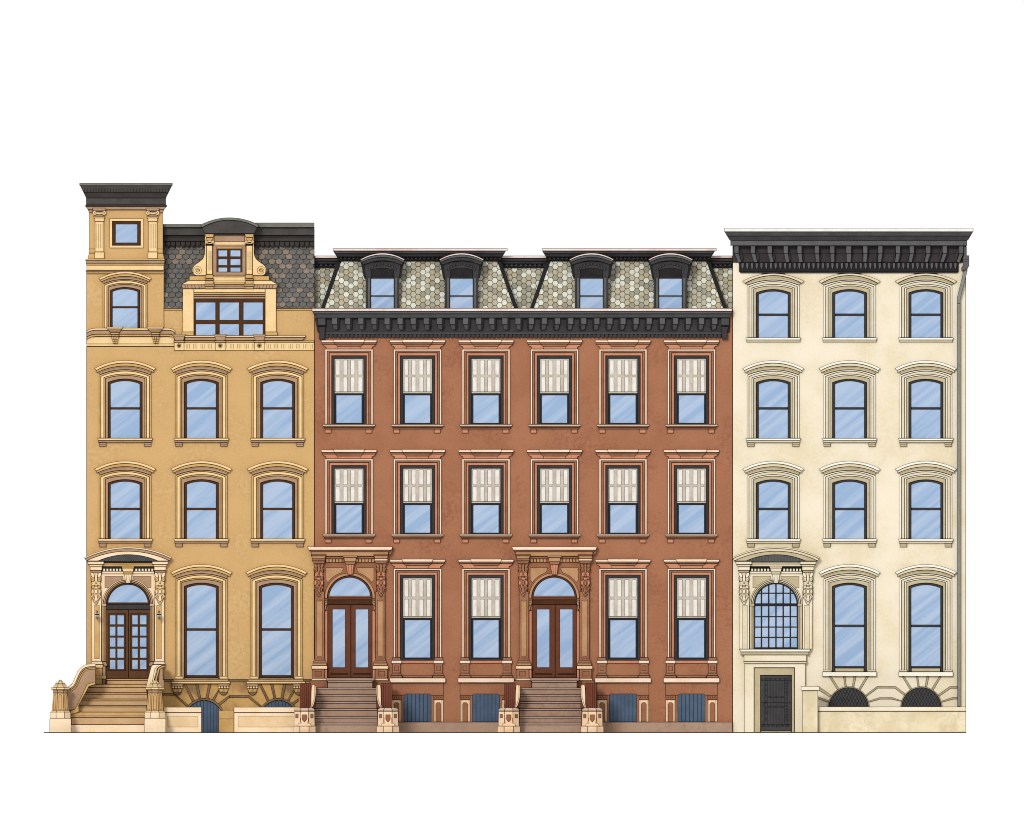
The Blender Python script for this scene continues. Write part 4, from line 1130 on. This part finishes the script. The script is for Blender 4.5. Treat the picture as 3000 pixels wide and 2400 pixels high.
# stoops of the red house
DS = 1.0
def red_stoop():
    t = thing('stoop', 'brown stone stoop at the red house doorway that adjoins the ochre house', 'steps', R4.x(502), -1.5, group='stone stoops of the red house')
    m = MB()
    m.plate(R4.r(330, 1167, 742, 1193), 0, -.55, R_STEP)
    m.plate(R4.r(343, 1193, 724, 1208), 0, -.64, R_NOSE); m.plate(R4.r(343, 1208, 724, 1253), 0, -.62, R_STEP)
    for i, (a, b, e) in enumerate(((1252, 1268, 1307), (1307, 1322, 1367), (1367, 1382, 1427), (1427, 1442, 1492), (1492, 1507, 1548), (1548, 1564, 1633))):
        yf = -.95 - i * .30
        m.plate(R4.r(238, a, 764, b), 0, yf - .018, R_NOSE, 1.1); m.plate(R4.r(238, b, 764, e), 0, yf, R_STEP, 1.0)
    obj('steps', m, t)
    for f in (0, 1):
        X = (lambda p: p) if not f else (lambda p: [(1000 - x, y) for x, y in p])
        m = MB(); m.plate(R4.p(X([(111, 1211), (205, 1211), (205, 1424), (111, 1424)])), -.55, -2.5, R_FLUTE)
        for x in (130, 147, 166, 184): m.line(R4.p(X([(x, 1213), (x, 1422)])), 1.0, -2.5)
        m.plate(R4.p(X([(204, 1300), (246, 1300), (246, 1424), (204, 1424)])), -.55, -2.42, R_FLUTE)
        w = obj('parapet', m, t)
        m = MB()
        o = smooth([(210, 1232), (222, 1223), (240, 1228), (246, 1245), (246, 1300), (240, 1350), (226, 1400), (208, 1424)], 4)
        m.plate(R4.p(X(o + [(196, 1420)] + smooth([(204, 1390), (204, 1330), (206, 1270), (208, 1245)], 4))), -.55, -2.56, R_PALE)
        m.line(R4.p(X(smooth([(232, 1228), (236, 1260), (234, 1320), (224, 1370), (204, 1418)], 4))), 1.0, -2.56)
        obj('volute', m, w)
        n = MB(); cx = 149 if not f else 852.5
        n.octo(R4.x(cx), -2.95, [(22, R4.y(1422)), (29, R4.y(1430)), (30.3, R4.y(1440)), (30, R4.y(1450))], [R_CREAM, R_CREAM, R_PALE], 1.0)
        n.octo(R4.x(cx), -2.95, [(29.6, R4.y(1450)), (30.5, R4.y(1574))], [R_PALE], 1.0)
        n.octo(R4.x(cx), -2.95, [(33, R4.y(1574)), (33.3, R4.y(1633))], [R_PALE], 1.0)
        yq = -2.95 - 30.6 * S
        n.plate(R4.p([(cx - 20, 1477), (cx + 20, 1477), (cx + 20, 1521), (cx, 1543), (cx - 20, 1521)]), yq + .05, yq - .012, R_DARK)
        n.plate(R4.p([(cx - 27, 1548), (cx - 33, 1530), (cx - 32, 1505), (cx + 32, 1505), (cx + 33, 1530), (cx + 27, 1548), (cx + 52, 1552), (cx + 58, 1574), (cx - 58, 1574), (cx - 52, 1552)]), yq + .15, yq - .006, R_PALE, .9)
        for sg in (-1, 1):
            q = []
            R = 30.2 * S / math.cos(math.pi / 8)
            a0 = math.radians(270 + sg * 22.5); a1 = math.radians(270 + sg * 67.5)
            p0 = Vector((R * math.cos(a0), R * math.sin(a0))); p1 = Vector((R * math.cos(a1), R * math.sin(a1)))
            nrm = ((p0 + p1) / 2).normalized() * .012
            for t_, v in ((.28, 1473), (.75, 1473), (.75, 1505), (.28, 1505)):
                pp = p0.lerp(p1, t_) + nrm; q.append((WX(R4.x(cx)) + pp.x, -2.95 + pp.y, WZ(R4.y(v))))
            n.face3(q if sg < 0 else q, R_DARK, 1.0)
        obj('newel_post', n, t)
    return t
rst = red_stoop()
rst2 = copy_tree(rst, 598.7, 0)
rst2['label'] = 'brown stone stoop at the red house middle, with blue shutters on both sides'

# ================================================================== CREAM HOUSE
DS = 0.38
ch = thing('townhouse', 'cream stuccoed townhouse with a heavy black bracketed cornice and ground level iron door', 'house', 2488, 0.0)
CL, CR = 2145.6, 2830.4
m = MB(); m.plate(rect(CL, C1.y(300), CR, GY), 9.0, .004, C_WALL, 1.8); obj('wall', m, ch)
wc = arched_window(ch, 2265.5, 1056.1, 1284.2, (1193.2, 1200.4), PC)
for cx in (2265.5, 2489.0, 2712.5):
    for dy in (0, 294.6):
        if (cx, dy) != (2265.5, 0): copy_tree(wc, cx - 2265.5, dy, ch)
wtop = arched_window(ch, 2265.5, 793.3, 989.3, (918.8, 926.0), PC, brackets=False, hood3=False)
for cx in (2489.0, 2712.5): copy_tree(wtop, cx - 2265.5, 0, ch)
tl = dict(glass=1951.7, rail=1957.5, frame=1968.3, arch=1968.3, ped=1962.4, under=C_DARK)
wl = arched_window(ch, 2488.7, 1653.4, 1968.3, (1830.3, 1837.5), PC, sill=False, tall=tl)
s = MB(); s.plate(rect(2408.7, 1968.3, 2568.7, 1982), .02, -.27, C_WHITE); obj('sill', s, wl)
copy_tree(wl, 223.6, 0, ch)
# lunettes with fan joints
m = MB()
def fan_(off):
    for q in ([(303, 1115), (326, 1115), (398, 1228), (378, 1237)], [(432, 1115), (451, 1115), (464, 1208), (446, 1211)], [(527, 1115), (551, 1115), (530, 1212), (511, 1208)], [(640, 1115), (662, 1115), (590, 1236), (572, 1224)]):
        m.plate(C4.p([(x + off, y) for x, y in q]), .02, -.03, C_RAY)
fan_(0); fan_(658)
m.plate(C4.p([(200, 1196), (326, 1283), (310, 1302), (200, 1234)]), .02, -.03, C_RAY)
m.plate(C4.p([(200, 1294), (300, 1334), (292, 1350), (200, 1316)]), .02, -.03, C_RAY)
m.plate(C4.p([(632, 1284), (738, 1203), (906, 1203), (996, 1272), (980, 1288), (898, 1223), (744, 1223), (644, 1296)]), .02, -.03, C_RAY)
m.plate(C4.p([(664, 1335), (760, 1304), (874, 1304), (960, 1332), (954, 1342), (868, 1322), (766, 1322), (668, 1350)]), .02, -.03, C_RAY)
m.plate(C4.p([(1286, 1280), (1396, 1204), (1462, 1204), (1462, 1224), (1402, 1224), (1298, 1296)]), .02, -.03, C_RAY)
m.plate(C4.p([(1322, 1336), (1418, 1303), (1462, 1303), (1462, 1322), (1424, 1322), (1326, 1350)]), .02, -.03, C_RAY)
obj('rusticated_base', m, ch)
for cx in (481, 1138):
    m = MB()
    H = lambda r, n=24: [(cx - r * math.cos(math.pi * i / n), 1395 - r * math.sin(math.pi * i / n)) for i in range(n + 1)]
    m.plate(C4.p(H(179)), .01, -.015, GRILLE)
    for sl in (1, -1):
        for i in range(-13, 14):
            xb = cx + i * 30; pts = []
            for k in range(31):
                y = 1394 - k * 6; x = xb + sl * (1394 - y) * .52
                if (x - cx) ** 2 + (y - 1395) ** 2 < 176 ** 2: pts.append((x, y))
            if len(pts) > 1: m.line(C4.p([pts[0], pts[-1]]), 1.0, -.015, IRON_D)
    p = obj('lunette_grille', m, ch)
    m = MB(); m.plate(C4.p(H(190) + list(reversed(H(178)))), .02, -.05, C_RAY); obj('arch', m, p)
# cornice
m = MB()
m.plate(C1.r(127, 193, 2022, 331), 4, -.06, SOFFIT)
m.line(C1.p([(140, 258), (2000, 258)]), 1.0, -.06)
m.plate(C1.r(180, 330, 1958, 404), 0.1, -.14, CH_DD)
m.plate(C1.p([(180, 403), (1958, 403), (1946, 416), (194, 416)]), .1, -.12, CH_D)
for i in range(3): m.plate(C1.r(362 + i * 617, 414, 553 + i * 617, 421), .1, -.07, CH_DD, 0)
m.plate(C1.r(110, 150, 2027, 194), 4, -.78, CH_L)
m.plate(C1.p([(82, 115), (2056, 115), (2034, 151), (104, 151)]), 4, (-.84, -.95), CH_D)
m.plate(C1.p([(62, 80), (2076, 80), (2056, 116), (82, 116)]), 4, (-.97, -1.08), CH_M)
m.plate(C1.r(60, 50, 2078, 81), 4.2, -1.14, C_RIM)
cc = obj('cornice', m, ch)
m = MB(); x = 197
while x < 1945:
    m.plate(C1.p([(x, 332), (x + 23, 332), (x + 22, 362), (x + 17, 382), (x + 6, 382), (x + 1, 362)]), -.1, -.22, CH_L, .9); x += 38.3
obj('dentil_moulding', m, cc)
for i, bx in enumerate((140, 274, 409, 540, 651, 792, 916, 1046, 1183, 1305, 1448, 1560, 1693, 1827, 1960)):
    b = MB(); u = (7 - i) / 7.0; sh = 26 * u; w_ = 38 if i != 7 else 44
    if i < 7: b.plate(C1.p([(bx + w_, 196), (bx + w_ + 26 * u + 4, 268), (bx + w_ + 32 * u + 4, 292), (bx + w_ + sh - 2, 329), (bx + w_ + 2, 256)]), 0, -.30, CH_D, .8)  # bracket side return, its shade put into a darker colour
    elif i > 7: b.plate(C1.p([(bx, 196), (bx + 26 * u - 4, 268), (bx + 32 * u - 4, 292), (bx + sh + 2, 329), (bx - 2, 256)]), 0, -.30, CH_D, .8)
    b.plate(C1.r(bx, 194, bx + w_, 256), 0, -.66, CH_L, .9)
    b.plate(C1.p([(bx + 3, 256), (bx + w_, 256), (bx + w_ + sh - 4, 329), (bx + 4 + sh, 329)]), 0, (-.34, -.62), CH_L, .9)
    obj('bracket', b, cc)
# tall barred window in the former doorway
PCS = dict(light=C_WALL, light2=C_MID, tan=C_MID, brown=C_DARK, ddark=CH_DD, fr=C_MID, ped2=C_MID, ped3=C_DARK)
D3 = T(2130 - 321 / 2.875, 1580, 2.875)
sur, half = entrance_surround(ch, D3, PCS, False)
m = MB(); cx = 412
def hh(r, n=24): return [(cx - r * math.cos(math.pi * i / n), 552 - r * math.sin(math.pi * i / n)) for i in range(n + 1)]
m.plate(C3.p([(cx - 190, 926)] + hh(186) + [(cx + 190, 926), (cx + 176, 926)] + list(reversed(hh(174))) + [(cx - 176, 926)]), .02, -.05, R_FRAME)
m.plate(C3.r(225, 540, 599, 564), .02, -.048, R_SASH, .8); m.plate(C3.r(236, 910, 588, 926), .02, -.047, R_SASH, .6)
for x in (290, 351, 412, 473, 533):
    yt = 552 - math.sqrt(178 ** 2 - (x - cx) ** 2); m.plate(C3.r(x - 6, yt, x + 6, 926), .02, -.042, R_SASH, .5)
for y in (455, 652, 740, 827):
    hw = 176 if y > 552 else math.sqrt(176 ** 2 - (552 - y) ** 2)
    m.plate(C3.r(cx - hw, y - 5, cx + hw, y + 5), .02, -.044, R_SASH, .5)
bw = obj('window', m, ch)
g = MB(); g.plate(C3.p([(cx - 178, 926)] + hh(178) + [(cx + 178, 926)]), .02, -.02, GLASS, 0); obj('pane', g, bw)
m = MB()
m.plate(C3.t(100, 710, 926, 116, 692, 949), 0, -.50, C_WHITE); m.plate(C3.r(115, 949, 690, 975), 0, -.42, C_DARK)
obj('sill', m, bw)
m = MB()
m.plate(C3.r(142, 975, 670, 1029), .02, -.36, C_WALL); m.plate(C3.t(137, 677, 1029, 144, 668, 1049), .02, -.42, C_MID)
m.plate(C3.p([(147, 1049), (660, 1049), (660, 1633), (569, 1633), (569, 1082), (228, 1082), (228, 1633), (147, 1633)]), .02, -.34, C_WALL)
m.plate(C3.p([(228, 1082), (569, 1082), (569, 1633), (543, 1633), (543, 1146), (282, 1146), (282, 1633), (228, 1633)]), .02, -.22, C_DARK)
m.plate(C3.r(282, 1615, 543, 1633), .02, -.215, C_DARK)
obj('porch', m, ch)
m = MB(); yd = -.18
m.plate(C3.r(282, 1146, 543, 1615), .02, yd, IRON)
for x in (340, 363, 388, 413, 438, 462, 484): m.line(C3.p([(x, 1192), (x, 1560)]), .9, yd, IRON_D)
for y in (1190, 1376, 1560): m.line(C3.p([(284, y), (541, y)]), 1.1, yd, IRON_D)
for x in (313, 512): m.line(C3.p([(x, 1190), (x, 1560)]), 1.1, yd, IRON_D)
door = obj('iron_door', m, ch)
m = MB()
for i, x in enumerate(range(305, 535, 40)):
    for y, sg in ((1176, 1), (1572, -1)):
        m.line(C3.p(spiral(x - 8, y, 11, 1.57 * sg, 1.1, 1, 14)), 1.0, yd, IRON_D); m.line(C3.p(spiral(x + 12, y, 11, 1.57 * sg, 1.1, -1, 14)), 1.0, yd, IRON_D)
for y in range(1225, 1560, 48):
    for x, sg in ((326, 1), (500, -1)):
        m.line(C3.p(spiral(x, y - 10, 10, 0 if sg > 0 else 3.14, 1.1, 1, 12)), 1.0, yd, IRON_D); m.line(C3.p(spiral(x, y + 12, 10, 0 if sg > 0 else 3.14, 1.1, -1, 12)), 1.0, yd, IRON_D)
for y in (1333, 1413):
    for x in (363, 413, 462):
        for sg in (-1, 1): m.line(C3.p(spiral(x + sg * 12, y, 10, 1.57 * (1 + sg), 1.2, sg, 12)), 1.1, yd, IRON_D)
        m.plate(C3.p(ell(x, y, 5, 6, 8)), yd + .01, yd - .01, IRON_D, 0)
obj('scrollwork', m, door)
# low wall of the cream house
DS = 1.0
gw = thing('garden_wall', 'long cream stuccoed garden wall with a square capped pier beside the iron door', 'wall', C4.x(870), -1.6)
m = MB(); m.plate(C4.r(205, 1430, 1541, 1627), -1.3, -1.65, C_LOW); obj('body', m, gw)
m = MB(); m.plate(C4.r(205, 1388, 1541, 1430), -1.28, -1.69, C_WALL); obj('coping', m, gw)
m = MB(); m.plate(C3.r(634, 1274, 766, 1633), -.9, -1.9, C_LOW); pr = obj('pier', m, gw)
m = MB(); m.plate(C3.r(622, 1238, 780, 1275), -.86, -1.95, C_WALL); obj('cap', m, pr)
# downpipe
dp = thing('downpipe', 'thin grey rainwater pipe with a dark hopper on the right edge of the cream house', 'drainpipe', C4.x(1476), -.15, C4.y(1388))
m = MB()
m.plate(C1.p([(2003, 376), (2030, 376), (2030, 400), (1972, 628), (1972, 660), (1946, 660), (1946, 612)]), -.05, -.16, PIPE)
m.plate([(C1.x(1946), C1.y(659)), (C1.x(1972), C1.y(659)), (C4.x(1490), C4.y(1388)), (C4.x(1462), C4.y(1388))], -.05, -.16, PIPE)
obj('pipe', m, dp)
m = MB()
m.plate(C1.p([(2000, 200), (2024, 200), (2024, 272), (2044, 272), (2044, 356), (2030, 382), (2000, 396), (1980, 396), (1980, 372), (1994, 350), (1990, 300), (2000, 262)]), -.02, -.24, CH_L)
m.line(C1.p([(1990, 304), (2044, 304)]), .9, -.24); m.line(C1.p([(1990, 324), (2044, 324)]), .9, -.24)
obj('hopper', m, dp)

# ================================================================== SETTING
m = MB()
x0, x1, y0, y1, z0 = -90.0, 90.0, -6.5, 70.0, -14.0
V = [(x0, y0, z0), (x1, y0, z0), (x1, y1, z0), (x0, y1, z0), (x0, y0, 0), (x1, y0, 0), (x1, y1, 0), (x0, y1, 0)]
for q in ((0, 1, 5, 4), (1, 2, 6, 5), (2, 3, 7, 6), (3, 0, 4, 7), (4, 5, 6, 7), (3, 2, 1, 0)): m.face([V[i] for i in q], PAVE)
pv = obj('pavement', m); pv['kind'] = 'structure'
DS = 1.0
m = MB(); m.plate(rect(128, 2145.2, 2831, 2148.2), -3.4, -3.55, INK, 0)
kb = obj('kerb', m); kb['kind'] = 'structure'

# light: white overcast sky and one soft sun from the upper left
wd = bpy.data.worlds.new('World'); scene.world = wd; wd.use_nodes = True
bg = wd.node_tree.nodes['Background']; bg.inputs['Color'].default_value = (1, 1, 1, 1); bg.inputs['Strength'].default_value = 0.66
sl = bpy.data.lights.new('sun', 'SUN'); sl.energy = 1.5; sl.angle = math.radians(12); sl.color = (1, .985, .965)
so = bpy.data.objects.new('sun', sl); COL.objects.link(so)
so.rotation_euler = Vector((0.32, 1.0, -0.45)).to_track_quat('-Z', 'Y').to_euler()
cam = bpy.data.cameras.new('camera'); cam.type = 'ORTHO'; cam.ortho_scale = 3000 * S; cam.clip_end = 400
co = bpy.data.objects.new('camera', cam); COL.objects.link(co)
co.location = (0, -60, (GY - 1200) * S); co.rotation_euler = (math.radians(90), 0, 0)
scene.camera = co
vs = scene.view_settings
vs.view_transform = 'Standard'; vs.look = 'None'; vs.gamma = 1.0; vs.exposure = 0.68
scene.cycles.pixel_filter_type = 'BLACKMAN_HARRIS'; scene.cycles.filter_width = 1.05
scene.cycles.max_bounces = 5; scene.cycles.diffuse_bounces = 3
